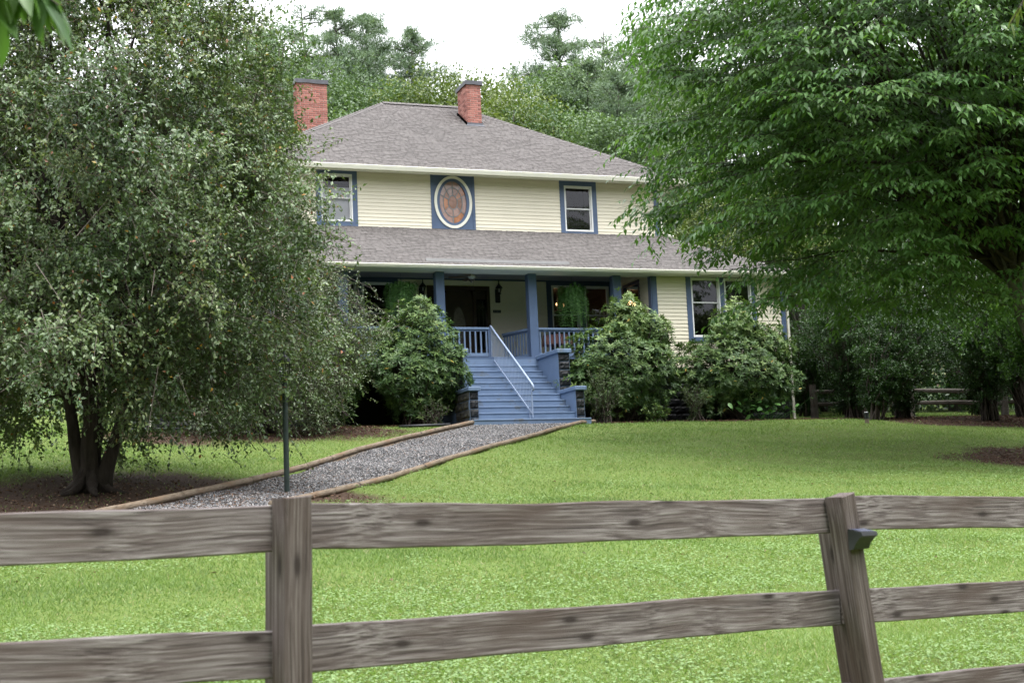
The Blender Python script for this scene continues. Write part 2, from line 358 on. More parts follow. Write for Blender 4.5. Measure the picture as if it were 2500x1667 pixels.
M['twig'] = paint('grey_twig', (.14, .115, .10), .85, .3, 20, 40, 0)
M['twig_dark'] = paint('dark_twig', (.045, .034, .028), .85, .3, 20, 40, 0)
def berrymat():
    return leafmat('crabapple_fruit', [(0, (.20, .045, .025)), (.6, (.30, .10, .04)), (1, (.34, .18, .06))], .35, 0.0)
M['berry'] = berrymat()
def gravelmat():
    m, nt, b, o = new_mat('gravel_stone')
    c = ramp(nt, attr(nt), [(0, (.030, .029, .031)), (.3, (.075, .073, .077)), (.62, (.16, .157, .162)), (.86, (.30, .292, .29)), (.93, (.15, .095, .07)), (1, (.46, .44, .43))])
    nt.links.new(c, b.inputs['Base Color']); b.inputs['Roughness'].default_value = .75; return m
M['gravel'] = gravelmat()
M['gravelbase'] = paint('gravel_bed', (.085, .080, .080), .95, .4, 25, 60, .6)
def groundmat():
    m, nt, b, o = new_mat('ground_soil')
    a = attr(nt, 'soil')
    n = noise(nt, 1.4, 8, rough=.65); n2 = noise(nt, 25, 6, rough=.7)
    gr = ramp(nt, n2, [(.3, (.060, .095, .022)), (.7, (.16, .215, .055))])
    gr = mixc(nt, ramp(nt, n, [(.42, (0, 0, 0)), (.7, (.6, .6, .6))]), gr, (.11, .125, .030))
    so = ramp(nt, n2, [(.3, (.026, .016, .011)), (.55, (.062, .038, .026)), (.75, (.12, .080, .055))])
    mm = nt.nodes.new('ShaderNodeMath'); mm.operation = 'MULTIPLY_ADD'; mm.inputs[1].default_value = .8; mm.inputs[2].default_value = -.4; nt.links.new(n2, mm.inputs[0])
    m2 = nt.nodes.new('ShaderNodeMath'); m2.operation = 'ADD'; m2.use_clamp = True; nt.links.new(mm.outputs[0], m2.inputs[0]); nt.links.new(a, m2.inputs[1])
    f = ramp(nt, m2.outputs[0], [(.3, (0, 0, 0)), (.62, (1, 1, 1))])
    nt.links.new(mixc(nt, f, gr, so), b.inputs['Base Color']); b.inputs['Roughness'].default_value = .95; b.inputs['Specular IOR Level'].default_value = .15
    bump(nt, b, n2, .6, .04); return m
M['ground'] = groundmat()

# ------------------------------------------------------------------ terrain
_GY = np.array([-90, -45, -36, -33, -30.8, -22, -14.4, -8, -3, -2, 0, 5, 12, 20, 40, 90, 140, 250.])
_GZ = np.array([-7, -6.3, -5.95, -5.75, -5.6, -4.75, -3.9, -2.86, -2.02, -1.93, -1.8, -1.25, -.5, .4, 3.6, 12.5, 23, 34.])
_ty = np.arange(-90, 251, .25); _tz = np.interp(_ty, _GY, _GZ)
_k = np.exp(-.5 * (np.arange(-12, 13) * .25 / 1.0) ** 2); _k /= _k.sum()
_tz = np.convolve(np.pad(_tz, 12, mode='edge'), _k, 'valid')
def G(x, y):
    x = np.asarray(x, float); y = np.asarray(y, float)
    z = np.interp(y, _ty, _tz)
    w = np.clip((-y - 4) / 6, 0, 1)
    return z + w * (.035 * np.sin(.55 * x + .3 * y) + .025 * np.sin(1.1 * x - .7 * y + 1.3) + .018 * np.sin(2.3 * x + 1.7 * y))
def vn(x, y, s=1.0, seed=0):          # smooth pseudo noise in 0..1
    r = np.random.default_rng(seed); v = 0
    for i in range(5):
        a = r.uniform(0, 6.28); f = s * 1.5 ** i * r.uniform(.8, 1.2)
        v = v + np.sin(f * (x * math.cos(a) + y * math.sin(a)) + r.uniform(0, 6.28)) / 1.35 ** i
    return .5 + v / 5.2
TRUNK1 = (-12.17, -13.3)
def soil(x, y):
    """1 on bare leaf litter or mulch, 0 on turf"""
    x = np.asarray(x, float); y = np.asarray(y, float)
    d1 = np.hypot((x - TRUNK1[0] - .2) / 1.35, y - TRUNK1[1] + .7)
    s = np.clip(1.45 - d1 / 2.75, 0, 1)  # wide litter patch also carries the shade under the crown in its dark colour
    d2 = np.hypot((x + 8.0) / 1.5, (y + 3.9) / 1.1); s = np.maximum(s, np.clip(1.5 - d2 / 2.0, 0, 1))
    bed = np.clip((y + 2.75 + .25 * np.sin(x * 1.7)) / .35, 0, 1) * ((x < -2.6) & (x > -9.0) | (x > .5) & (x < 9)) * (y < 1)
    s = np.maximum(s, bed)
    d3 = np.hypot((x - 6.6) / 2.2, (y + 12.3) / 1.75); s = np.maximum(s, np.clip(1.9 - 1.35 * d3, 0, 1))
    s = np.maximum(s, np.clip((x - 7.6) / 1.5, 0, 1) * np.clip((y + 5.9 - .35 * (x - 8)* -1.0 * .6) / 1.0, 0, 1) * (y < -.6))
    s = np.maximum(s, .55 * np.clip((y - 16) / 8, 0, 1))
    return np.clip(s + (vn(x, y, 1.6, 3) - .5) * .8 * (s > .02) * (s < .98), 0, 1)

# path: left and right edges, from the steps down to the fence
PL = np.array([(-2.75, -3.0), (-4.29, -5.2), (-5.63, -7.0), (-7.08, -8.9), (-8.14, -10.5), (-8.87, -11.64), (-10.05, -13.4), (-11.36, -15.55), (-12.0, -16.7), (-12.95, -17.9), (-14.6, -19.6), (-17, -21.6)])
PR = np.array([(.62, -2.55), (.06, -2.93), (-1.24, -4.64), (-2.49, -6.37), (-3.8, -8.1), (-5.07, -9.65), (-6.64, -11.6), (-8.02, -13.5), (-8.91, -14.7), (-9.69, -16.0), (-10.6, -17.4), (-11.75, -18.8), (-13.1, -20.3), (-15.5, -22.5), (-17.5, -24)])
def resample(p, n):
    d = np.r_[0, np.cumsum(np.hypot(*np.diff(p, axis=0).T))]; t = np.linspace(0, d[-1], n)
    return np.stack([np.interp(t, d, p[:, 0]), np.interp(t, d, p[:, 1])], 1)
_pl, _pr = resample(PL, 60), resample(PR, 60)
_poly = np.concatenate([_pl, _pr[::-1]])
def inpoly(x, y, poly):
    c = np.zeros(np.shape(x), bool); n = len(poly); j = n - 1
    for i in range(n):
        xi, yi = poly[i]; xj, yj = poly[j]
        k = ((yi > y) != (yj > y)); c ^= k & (x < (xj - xi) * (y - yi) / (yj - yi + 1e-12) + xi); j = i
    return c

def grid_mesh(name, xs, ys, mat):
    X, Y = np.meshgrid(xs, ys); Z = G(X, Y)
    co = np.stack([X, Y, Z], -1).reshape(-1, 3); nx, ny = len(xs), len(ys)
    i = (np.arange(ny - 1)[:, None] * nx + np.arange(nx - 1)[None]).ravel()
    me = npmesh(name, co, np.stack([i, i + 1, i + nx + 1, i + nx], 1), mat, smooth=True)
    a = me.attributes.new('soil', 'FLOAT', 'POINT'); a.data.foreach_set('value', soil(X, Y).astype(np.float32).ravel())
    return me
xs = np.unique(np.concatenate([np.linspace(-300, -24, 24), np.arange(-24, 18, .22), np.linspace(18, 320, 28)]))
ys = np.unique(np.concatenate([np.linspace(-90, -34, 10), np.arange(-34, 8, .22), np.linspace(8, 250, 60)]))
ground = tag(meshobj('ground', grid_mesh('ground', xs, ys, M['ground'])), 'sloping green lawn and wooded hillside around the house', kind='structure')

co = np.concatenate([np.c_[_pl, G(_pl[:, 0], _pl[:, 1]) + .015], np.c_[(_pl + _pr) / 2, G(*((_pl + _pr) / 2).T) + .03], np.c_[_pr, G(_pr[:, 0], _pr[:, 1]) + .015]])
k = np.arange(59)
path = meshobj('path', npmesh('path', co, np.concatenate([np.stack([k, k + 60, k + 61, k + 1], 1), np.stack([k + 60, k + 120, k + 121, k + 61], 1)]), M['gravelbase'], smooth=True))
tag(path, 'grey gravel path rising from the fence to the blue steps', kind='structure')

# ------------------------------------------------------------------ house
XL, XR, XC = -9.85, 7.83, -1.19            # lower storey
UXL, UXR = -7.0, 5.25                      # upper storey
YU = 2.6                                   # front wall of the upper storey and of the porch
house = empty('house', (XC, 5, -1.9))
tag(house, 'two-storey cream clapboard house with blue trim, grey hip roof and front porch', 'house')

def cells(x0, x1, z0, z1, ops):
    xs = sorted({x0, x1, *[v for o in ops for v in o[:2] if x0 < v < x1]}); zs = sorted({z0, z1, *[v for o in ops for v in o[2:] if z0 < v < z1]})
    for i in range(len(xs) - 1):
        for j in range(len(zs) - 1):
            cx_, cz = (xs[i] + xs[i + 1]) / 2, (zs[j] + zs[j + 1]) / 2
            if not any(o[0] < cx_ < o[1] and o[2] < cz < o[3] for o in ops): yield xs[i], xs[i + 1], zs[j], zs[j + 1]
def front_wall(name, y, x0, x1, z0, z1, ops, mat=None, expo=.104, thick=.13, boards=True):
    """wall facing -y: a core with openings and one clapboard after another in front of it"""
    mb = MB()
    for a, b, c, d in cells(x0, x1, z0, z1, ops): mb.box(a, b, y, y + thick, c, d)
    w = mb.build(name, mat or M['siding'], house)
    if boards:
        z = z0
        while z < z1 - .02:
            zt = min(z + expo, z1)
            seg = [(x0, x1)]
            for o in ops:
                if o[2] < zt - .01 and o[3] > z + .01:
                    seg = [t for (a, b) in seg for t in ((a, min(b, o[0])), (max(a, o[1]), b)) if t[1] - t[0] > .01]
            for a, b in seg:
                t = random.uniform(-.0015, .0015)
                MB().add([(a, y - .003, z), (b, y - .003, z), (b, y - .024 + t, z), (a, y - .024 + t, z), (a, y - .003, zt + .012), (b, y - .003, zt + .012), (b, y - .008, zt + .012), (a, y - .008, zt + .012)],
                         [(0, 1, 2, 3), (7, 6, 5, 4), (3, 2, 6, 7), (1, 5, 6, 2), (0, 3, 7, 4)]).build('siding_board', M['siding'], w)
            z += expo
    return w
def side_wall(name, x, y0, y1, z0, z1, ops, s, expo=.104):
    """wall in the plane x, facing the side s (-1 or +1)"""
    mb = MB()
    for a, b, c, d in cells(y0, y1, z0, z1, ops): mb.box(min(x, x - s * .13), max(x, x - s * .13), a, b, c, d)
    w = mb.build(name, M['siding'], house)
    z = z0
    while z < z1 - .02:
        zt = min(z + expo, z1); seg = [(y0, y1)]
        for o in ops:
            if o[2] < zt - .01 and o[3] > z + .01:
                seg = [t for (a, b) in seg for t in ((a, min(b, o[0])), (max(a, o[1]), b)) if t[1] - t[0] > .01]
        for a, b in seg:
            MB().add([(x + s * .003, a, z), (x + s * .003, b, z), (x + s * .024, b, z), (x + s * .024, a, z), (x + s * .003, a, zt + .012), (x + s * .003, b, zt + .012), (x + s * .008, b, zt + .012), (x + s * .008, a, zt + .012)],
                     [(0, 1, 2, 3), (7, 6, 5, 4), (3, 2, 6, 7), (1, 5, 6, 2), (0, 3, 7, 4)]).build('siding_board', M['siding'], w)
        z += expo
    return w
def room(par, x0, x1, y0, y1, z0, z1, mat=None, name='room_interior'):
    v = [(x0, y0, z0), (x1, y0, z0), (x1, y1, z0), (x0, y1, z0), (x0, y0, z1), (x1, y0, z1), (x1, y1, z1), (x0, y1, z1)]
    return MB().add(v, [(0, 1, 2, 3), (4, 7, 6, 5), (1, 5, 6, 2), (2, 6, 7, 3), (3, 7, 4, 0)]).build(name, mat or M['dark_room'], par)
def trim(par, y, x0, x1, z0, z1, ix0, ix1, iz0, iz1, mat, name='casing', d=.035):
    mb = MB()
    mb.box(x0, ix0, y - d, y + .01, z0, z1); mb.box(ix1, x1, y - d, y + .01, z0, z1)
    mb.box(ix0, ix1, y - d + .002, y + .01, iz1, z1); mb.box(ix0, ix1, y - d + .002, y + .01, z0, iz0)
    return mb.build(name, mat, par)
def sash_window(y, x0, x1, z0, z1, casing=None, meet=.5, interior=True, fm='white', depth=.9):
    """double-hung window filling x0..x1, z0..z1"""
    w = empty('window', ((x0 + x1) / 2, y, z0), house)
    f = .04; mb = MB()
    mb.box(x0, x0 + f, y - .03, y + .10, z0, z1); mb.box(x1 - f, x1, y - .03, y + .10, z0, z1)
    mb.box(x0 + f, x1 - f, y - .028, y + .10, z1 - f, z1); mb.box(x0 + f, x1 - f, y - .045, y + .10, z0, z0 + f)
    mb.build('frame', M[fm], w)
    zm = z0 + (z1 - z0) * meet
    for k, (a, b, yy) in enumerate(((zm - .015, z1 - f, y + .015), (z0 + f, zm + .015, y + .05))):
        s = MB(); t = .032
        s.box(x0 + f, x0 + f + t, yy, yy + .03, a, b); s.box(x1 - f - t, x1 - f, yy, yy + .03, a, b)
        s.box(x0 + f + t, x1 - f - t, yy + .001, yy + .03, a, a + t); s.box(x0 + f + t, x1 - f - t, yy + .001, yy + .03, b - t, b)
        s.build('sash', M[fm], w)
        MB().add([(x0 + f + t, yy + .016, a + t), (x1 - f - t, yy + .016, a + t), (x1 - f - t, yy + .016, b - t), (x0 + f + t, yy + .016, b - t)], [(0, 1, 2, 3)]).build('pane', M['glass'], w)
    if casing: trim(w, y, casing[0], casing[1], casing[2], casing[3], x0, x1, z0, z1, M['blue'])
    if interior: room(w, x0 - .1, x1 + .1, y + .131, y + depth, z0 - .1, z1 + .1)
    return w

# --- upper front wall
UZ0, UZ1 = 3.86, 5.56
wops = [(-5.03, -4.14, 4.12, 5.47), (2.23, 3.12, 4.05, 5.42), (-1.86, -.55, 3.9, 5.56)]
cas = [(-5.17, -4.0, 3.97, 5.56), (2.09, 3.26, 3.96, 5.56)]
front_wall('wall', YU, UXL, UXR - .12, UZ0, UZ1, [cas[0], cas[1], wops[2]], thick=.13)
wl_ = sash_window(YU, *wops[0], casing=cas[0])
MB().box(-4.98, -4.19, YU + .132, YU + .14, 4.15, 5.12).build('curtain_or_reflection', M['curtain_or_reflection'], wl_)  # added pale sheet paints the sky's reflection; bare top stands for mirrored eave
wr_ = sash_window(YU, *wops[1], casing=cas[1])
crt = MB()
for i in range(7): crt.box(2.28 + i * .025, 2.30 + i * .025, YU + .2 + .02 * (i % 2), YU + .24 + .02 * (i % 2), 4.1, 5.3); crt.box(3.07 - i * .018, 3.08 - i * .018, YU + .2 + .02 * (i % 2), YU + .24 + .02 * (i % 2), 4.1, 5.3)
crt.build('curtain_or_reflection', M['dark_room'], wr_)
# oval stained-glass window in its blue panel
ov = empty('oval_window', (-1.205, YU, 4.0), house)
oc = (-1.205, 4.785)
def ellipse_ring(a0, b0, a1, b1, y0, y1, n=48, cen=oc):
    vs, fs = [], []
    for i in range(n):
        t = 2 * math.pi * i / n; c, s = math.cos(t), math.sin(t)
        vs += [(cen[0] + a0 * c, y0, cen[1] + b0 * s), (cen[0] + a1 * c, y0, cen[1] + b1 * s), (cen[0] + a1 * c, y1, cen[1] + b1 * s), (cen[0] + a0 * c, y1, cen[1] + b0 * s)]
    for i in range(n):
        j = (i + 1) % n
        for k in range(4): fs.append((i * 4 + k, j * 4 + k, j * 4 + (k + 1) % 4, i * 4 + (k + 1) % 4))
    return MB().add(vs, fs)
pv, pf = [], []
n = 64
for i in range(n):
    t = 2 * math.pi * i / n; c, s = math.cos(t), math.sin(t)
    k = 1 / max(abs(c) / .655, abs(s) / .782)
    pv += [(oc[0] + .45 * c, YU - .022, oc[1] + .70 * s), (oc[0] + k * c, YU - .022, oc[1] + k * s)]
for i in range(n): pf.append((2 * i, 2 * i + 1, (2 * i + 3) % (2 * n), (2 * i + 2) % (2 * n)))
MB().add(pv, pf).build('panel', M['blue'], ov)
mbp = MB()
for x0, x1 in ((-1.86, -1.79), (-.62, -.55)): mbp.box(x0, x1, YU - .04, YU - .001, 4.0, 5.565)
mbp.box(-1.79, -.62, YU - .039, YU - .001, 4.0, 4.03)
mbp.build('casing', M['blue'], ov)
ellipse_ring(.565, .765, .485, .685, YU - .055, YU).build('cream_ring', M['trim_cream'], ov)
ellipse_ring(.487, .687, .405, .610, YU - .042, YU + .02).build('inner_ring', M['blue'], ov)
def stainmat(name, c):
    m, nt, b, o = new_mat(name)
    col = ramp(nt, noise(nt, 7, 5), [(.3, scl(c, .7)), (.7, scl(c, 1.25))])
    nt.links.new(col, b.inputs['Base Color']); b.inputs['Roughness'].default_value = .12; b.inputs['Specular IOR Level'].default_value = .8
    bump(nt, b, noise(nt, 14, 3), .15, .02); return m
SG = [stainmat('amber_glass', (.40, .16, .075)), stainmat('rose_glass', (.36, .22, .19)), stainmat('brown_glass', (.24, .11, .07))]
def sector(r0, r1, t0, t1, n=8):
    vs, fs = [], []
    for i in range(n + 1):
        t = t0 + (t1 - t0) * i / n; c, s = math.cos(t), math.sin(t)
        vs += [(oc[0] + r0 * .405 * c, YU + .005, oc[1] + r0 * .61 * s), (oc[0] + r1 * .405 * c, YU + .005, oc[1] + r1 * .61 * s)]
    for i in range(n): fs.append((2 * i, 2 * i + 2, 2 * i + 3, 2 * i + 1))
    return MB().add(vs, fs)
rays = [R_(90 + a) for a in (-180, -125, -90 + 22, -38, 0, 38, 90 - 22, 125, 180)]
rays = sorted({round(r, 4) for r in rays})
for a, b in zip(rays[:-1], rays[1:]):
    if b - a < .01: continue
    sector(.70, 1.0, a, b).build('pane', random.choice(SG[:2]), ov); sector(.33, .70, a, b).build('pane', random.choice(SG), ov)
sector(0.0, .33, 0, 2 * math.pi, 24).build('pane', SG[2], ov)
for k in (.33, .70): ellipse_ring(.405 * k + .011, .61 * k + .011, .405 * k - .011, .61 * k - .011, YU - .004, YU + .012).build('lead_came', M['came'], ov)
mbc = MB()
for r in rays[:-1]:
    c, s = math.cos(r), math.sin(r)
    mbc.beam((oc[0] + .33 * .405 * c, YU + .003, oc[1] + .33 * .61 * s), (oc[0] + .405 * c, YU + .003, oc[1] + .61 * s), .02, .016, (0, 1, 0))
mbc.build('lead_came', M['came'], ov)
MB().box(-1.83, -.58, YU + .03, YU + .12, 4.0, 5.55).build('backing', M['dark_room'], ov)
# upper corner boards, side walls and back
MB().box(UXR - .12, UXR + .02, YU - .035, YU + .1, UZ0 - .3, UZ1).build('corner_board', M['blue'], house)
MB().box(UXL - .02, UXL + .0, YU - .035, YU + .1, UZ0 - .3, UZ1).build('corner_board', M['blue'], house)
side_wall('side_wall', UXR, YU + .1, 13.0, 3.4, UZ1, [], 1)
side_wall('side_wall', UXL, YU + .1, 13.0, 3.4, UZ1, [], -1)
MB().box(UXL, UXR, 13.0, 13.13, -1.2, UZ1).build('back_wall', M['siding'], house)
MB().box(UXL + .2, UXR - .2, YU + 1.0, 12.9, 3.9, 5.5).build('wall_core', M['dark_room'], house)

# --- lower walls: two bays flanking the porch
def bay(x0, x1, inner, s):
    """front bay between x0 and x1; inner = the x of its porch-side wall, s = which way that wall faces"""
    if s < 0:
        wx = [(4.85, 5.76), (5.90, 6.76)]; cz = (4.70, 6.89)
    else:
        wx = [(-8.9, -8.03), (-7.9, -7.03)]; cz = (-9.03, -6.9)
    op = (cz[0], cz[1], .42, 2.262)
    front_wall('bay_wall', 0, x0 + .0, x1, -.2, 2.262, [op])
    for k, (a, b) in enumerate(wx):
        sash_window(0, a, b, .56, 2.25, meet=.585)
    mb = MB()
    mb.box(cz[0], wx[0][0], -.035, .12, .42, 2.262); mb.box(wx[0][1], wx[1][0], -.033, .12, .42, 2.262); mb.box(wx[1][1], cz[1], -.035, .12, .42, 2.262)
    mb.box(wx[0][0], wx[1][1], -.05, .12, .42, .56)
    mb.build('casing', M['blue'], house)
    side_wall('bay_side_wall', inner, .1, YU, -.2, 2.57, [(.70, 1.87, .6, 2.33)], s)
    sw = empty('side_window', (inner, 1.3, .6), house)
    f = inner + s * .02
    mb = MB(); mb.box(min(f, f - s * .1), max(f, f - s * .1), .72, .80, .62, 2.31); mb.box(min(f, f - s * .1), max(f, f - s * .1), 1.77, 1.85, .62, 2.31); mb.box(min(f, f - s * .098), max(f, f - s * .098), .8, 1.77, 2.23, 2.31); mb.box(min(f, f - s * .098), max(f, f - s * .098), .8, 1.77, .62, .70)
    mb.build('frame', M['blue_dark'], sw)
    MB().add([(f - s * .05, .8, .7), (f - s * .05, 1.77, .7), (f - s * .05, 1.77, 2.23), (f - s * .05, .8, 2.23)], [(0, 1, 2, 3)]).build('pane', M['glass'], sw)
    MB().box(min(f - s * .14, f - s * .16), max(f - s * .14, f - s * .16), .6, 1.95, .5, 2.4).build('room_interior', M['dark_room'], sw)
    for xx in ((x0 - .005, x0 + .16), (x1 - .14, x1 + .005)):
        MB().box(xx[0], xx[1], -.04, .0 - .002, -.2, 2.262).build('corner_board', M['blue'], house)
    MB().box(x0 - .0, x1, -.05, .10, -.30, -.2).build('water_table', M['siding'], house)
bay(3.63, XR, 3.63, -1)
bay(XL, -6.0, -6.0, 1)
MB().box(3.60, 3.64, -.04, .14, -.2, 2.262).build('corner_board', M['blue'], house)
side_wall('side_wall', XR, 0.0, 13.0, -.2, 2.6, [], 1)
side_wall('side_wall', XL, 0.0, 13.0, -.2, 2.6, [], -1)

# --- foundation of black rock-faced blocks
found = MB()
found.box(3.66, XR - .02, .06, .2, -2.3, -.3); found.box(XL + .02, -6.03, .06, .2, -2.3, -.3); found.box(XR - .2, XR - .03, .2, 13, -2.3, -.3); found.box(XL + .03, XL + .2, .2, 13, -2.3, -.3)
found.box(-6, 3.66, YU - .1, YU + .05, -2.3, -.12)
fo = found.build('foundation', M['blackblock'], house)
def rockblock(w, h, d, seed, bulge=.028):
    """rock-faced block, face towards -y: margin draft then a rough raised middle"""
    r = random.Random(seed); nx, nz = 6, 4; vs, fs = [], []
    for j in range(nz + 1):
        for i in range(nx + 1):
            e = i in (0, nx) or j in (0, nz)
            vs.append((w * (i / nx - .5) * .985, 0 if e else -bulge * r.uniform(.35, 1.35), h * (j / nz - .5) * .975))
    for j in range(nz):
        for i in range(nx):
            a = j * (nx + 1) + i; fs.append((a, a + 1, a + nx + 2, a + nx + 1))
    k = len(vs); c = [0, nx, (nx + 1) * (nz + 1) - 1, (nx + 1) * nz]
    vs += [(vs[i][0], d, vs[i][2]) for i in c]
    rim = [list(range(0, nx + 1)), [j * (nx + 1) + nx for j in range(nz + 1)], [nz * (nx + 1) + i for i in range(nx, -1, -1)], [j * (nx + 1) for j in range(nz, -1, -1)]]
    for q in range(4): fs.append(tuple([k + q] + [k + (q + 1) % 4] + rim[q][::-1]))
    mb = MB().add(vs, fs); return mb.mesh('block')
BLK = [rockblock(.40, .20, .04, s) for s in range(5)]
for b in BLK: b.materials.append(M['blackblock'])
def placeblock(me, x, y, z, par, rz=0, sx=1, sz=1, mat=None):
    o = bpy.data.objects.new('block', me); COL.objects.link(o); o.parent = par
    off = OFF.get(par.name, (0, 0, 0)); o.location = (x - off[0], y - off[1], z - off[2]); o.rotation_euler = (0, 0, rz); o.scale = (sx, 1, sz)
    return o
for row in range(8):
    z = -.41 - row * .21
    for i in range(11):
        x = 3.88 + i * .405 + (.2 if row % 2 else 0) - .12
        if 3.66 + .15 < x < XR - .15: placeblock(random.choice(BLK), x, .05, z, fo)
    for i in range(10):
        x = XL + .3 + i * .405 + (.2 if row % 2 else 0)
        if x < -6.2: placeblock(random.choice(BLK), x, .05, z, fo)

# --- porch
porch = empty('porch', (XC, 1.3, 0), house)
MB().box(-6.0, 3.63, -.06, YU, -.05, 0).build('porch_floor', M['floor'], porch)
MB().box(-6.0, 3.63, -.10, -.061, -.06, -.002).build('floor_nosing', M['blue'], porch)
MB().box(-6.0, 3.63, .1, YU, 2.57, 2.62).build('ceiling', M['ceiling'], porch)
MB().box(-6.0, 3.63, -.02, .22, 2.268, 2.57).build('beam', M['trim_cream'], porch)
bw_ops = [(-2.08, -.22, 0, 2.36), (1.53, 3.60, .55, 2.54), (-5.1, -2.92, .55, 2.54)]
front_wall('porch_wall', YU, -6.0, 3.63, 0, 2.53, bw_ops)
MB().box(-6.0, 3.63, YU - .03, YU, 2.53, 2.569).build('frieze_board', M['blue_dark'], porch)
for (a, b, w1, w2, big) in ((1.53, 3.60, (1.68, 2.56), (2.72, 3.50), 1), (-5.1, -2.92, (-3.95, -3.08), (-4.97, -4.1), 0)):
    for wv in (w1, w2): sash_window(YU, wv[0], wv[1], .7, 2.43, meet=.5, interior=False)
    mb = MB(); l, r = min(w1[0], w2[0]), max(w1[1], w2[1]); ml, mr = min(w1[1], w2[1]), max(w1[0], w2[0])
    mb.box(a, l, YU - .035, YU + .1, .55, 2.54); mb.box(r, b, YU - .035, YU + .1, .55, 2.54); mb.box(ml, mr, YU - .034, YU + .1, .55, 2.54)
    mb.box(l, ml, YU - .033, YU + .1, 2.43, 2.54); mb.box(mr, r, YU - .033, YU + .1, 2.43, 2.54); mb.box(l, ml, YU - .05, YU + .1, .55, .70); mb.box(mr, r, YU - .05, YU + .1, .55, .70)
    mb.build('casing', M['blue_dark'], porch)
    room(porch, a - .05, b + .05, YU + .131, YU + 3.2, .2, 2.56)
# entrance: dark door with an oval light between two sidelights
door = empty('front_door', (-1.15, YU, 0), house)
mb = MB()
for x0, x1 in ((-2.08, -1.98), (-1.66, -1.58), (-.72, -.64), (-.32, -.22)): mb.box(x0, x1, YU - .05, YU + .1, 0, 2.36)
mb.box(-1.98, -.32, YU - .049, YU + .1, 2.24, 2.36)
mb.build('frame', M['door'], door)
mb = MB()
for i in range(40):
    t = 2 * math.pi * i / 40; t2 = 2 * math.pi * (i + 1) / 40
    def q(t, k):
        c, s = math.cos(t), math.sin(t)
        if k: f = 1 / max(abs(c) / .43, abs(s) / (1.05 if s > 0 else 1.18)); return (-1.15 + f * c, YU + .02, 1.19 + f * s)
        return (-1.15 + .19 * c, YU + .02, 1.19 + .58 * s)
    mb.add([q(t, 0), q(t2, 0), q(t2, 1), q(t, 1)], [(0, 3, 2, 1)])
mb.build('door_leaf', M['door'], door)
ellipse_ring(.205, .60, .185, .575, YU + .0, YU + .03, 36, (-1.15, 1.19)).build('oval_moulding', M['door'], door)
def oval_disc(a, b, cen, y, n=32):
    return MB().add([(cen[0] + a * math.cos(2 * math.pi * i / n), y, cen[1] + b * math.sin(2 * math.pi * i / n)) for i in range(n)], [tuple(range(n))])
frost = paint('etched_glass', (.16, .13, .115), .25, .25, 12, 40, .05, spec=.6)
oval_disc(.186, .576, (-1.15, 1.19), YU + .025).build('oval_glass', frost, door)
mb = MB()
for z in (.85, 1.28): mb.beam((-1.33, YU + .018, z), (-.97, YU + .018, z), .006, .012)
mb.build('lead_came', M['strip_grey'], door)
for a, b in ((-1.98, -1.66), (-.64, -.32)):
    MB().box(a + .0, b, YU + .02, YU + .05, 0, .55).build('sidelight_panel', M['door'], door)
    MB().box(a, b, YU + .03, YU + .05, 2.0, 2.24).build('sidelight_panel', M['door'], door)
    MB().add([(a, YU + .04, .55), (b, YU + .04, .55), (b, YU + .04, 2.0), (a, YU + .04, 2.0)], [(0, 1, 2, 3)]).build('sidelight_glass', M['glass'], door)
    mb = MB(); xm = (a + b) / 2
    for x in (xm - .06, xm + .06): mb.beam((x, YU + .033, .6), (x, YU + .033, 1.95), .008, .006, (0, 1, 0))
    for z in (.95, 1.75): mb.beam((xm - .06, YU + .033, z - .07), (xm + .06, YU + .033, z + .07), .008, .006, (0, 1, 0)); mb.beam((xm + .06, YU + .033, z - .07), (xm - .06, YU + .033, z + .07), .008, .006, (0, 1, 0))
    mb.build('lead_came', M['strip_grey'], door)
room(door, -2.1, -.2, YU + .131, YU + 1.2, 0, 2.4)
MB().lathe([(.012, -.01), (.034, .0), (.034, .02), (.012, .03)], (-.79, YU - .02, .98), 10).build('handle', M['cap_metal'], door)

COLX = (-2.49, .105, 2.60, -5.1)
for cx_ in COLX:
    c = MB(); c.cbox(cx_ - .12, cx_ + .12, -.015, .225, 0.0, 2.268, .008)
    c.build('column', M['blue'], porch)
def railing(par, a, b, name='railing', h=.81, n=None, low=.08):
    a, b = Vector(a), Vector(b); d = (b - a); L = d.length; d.normalize()
    r = empty(name, tuple((a + b) / 2), par)
    up = Vector((0, 0, 1))
    MB().beam(a + up * (h - .03), b + up * (h - .03), .10, .055).build('top_rail', M['blue_step'], r)
    MB().beam(a + up * (h - .085), b + up * (h - .085), .04, .05).build('sub_rail', M['blue'], r)
    MB().beam(a + up * low, b + up * low, .045, .085).build('bottom_rail', M['blue_step'], r)
    n = n or max(2, int(L / .135)); 
    for i in range(n):
        p = a + d * (L * (i + .5) / n)
        MB().beam(p + up * (low + .04), p + up * (h - .11), .04, .04, d).build('baluster', M['blue_step'], r)
    return r
railing(house, (-2.37, .1, 0), (-1.16, .1, 0))
railing(house, (.225, .1, 0), (2.48, .1, 0)); railing(house, (2.72, .1, 0), (3.60, .1, 0))
railing(house, (-4.98, .1, 0), (-2.61, .1, 0)); railing(house, (-5.98, .1, 0), (-5.22, .1, 0))
railing(house, (.02, .22, 0), (-.34, 1.25, 0), n=9)
MB().cbox(-1.19, -1.13, .06, .12, 0, .80, .006).build('newel', M['blue'], porch)

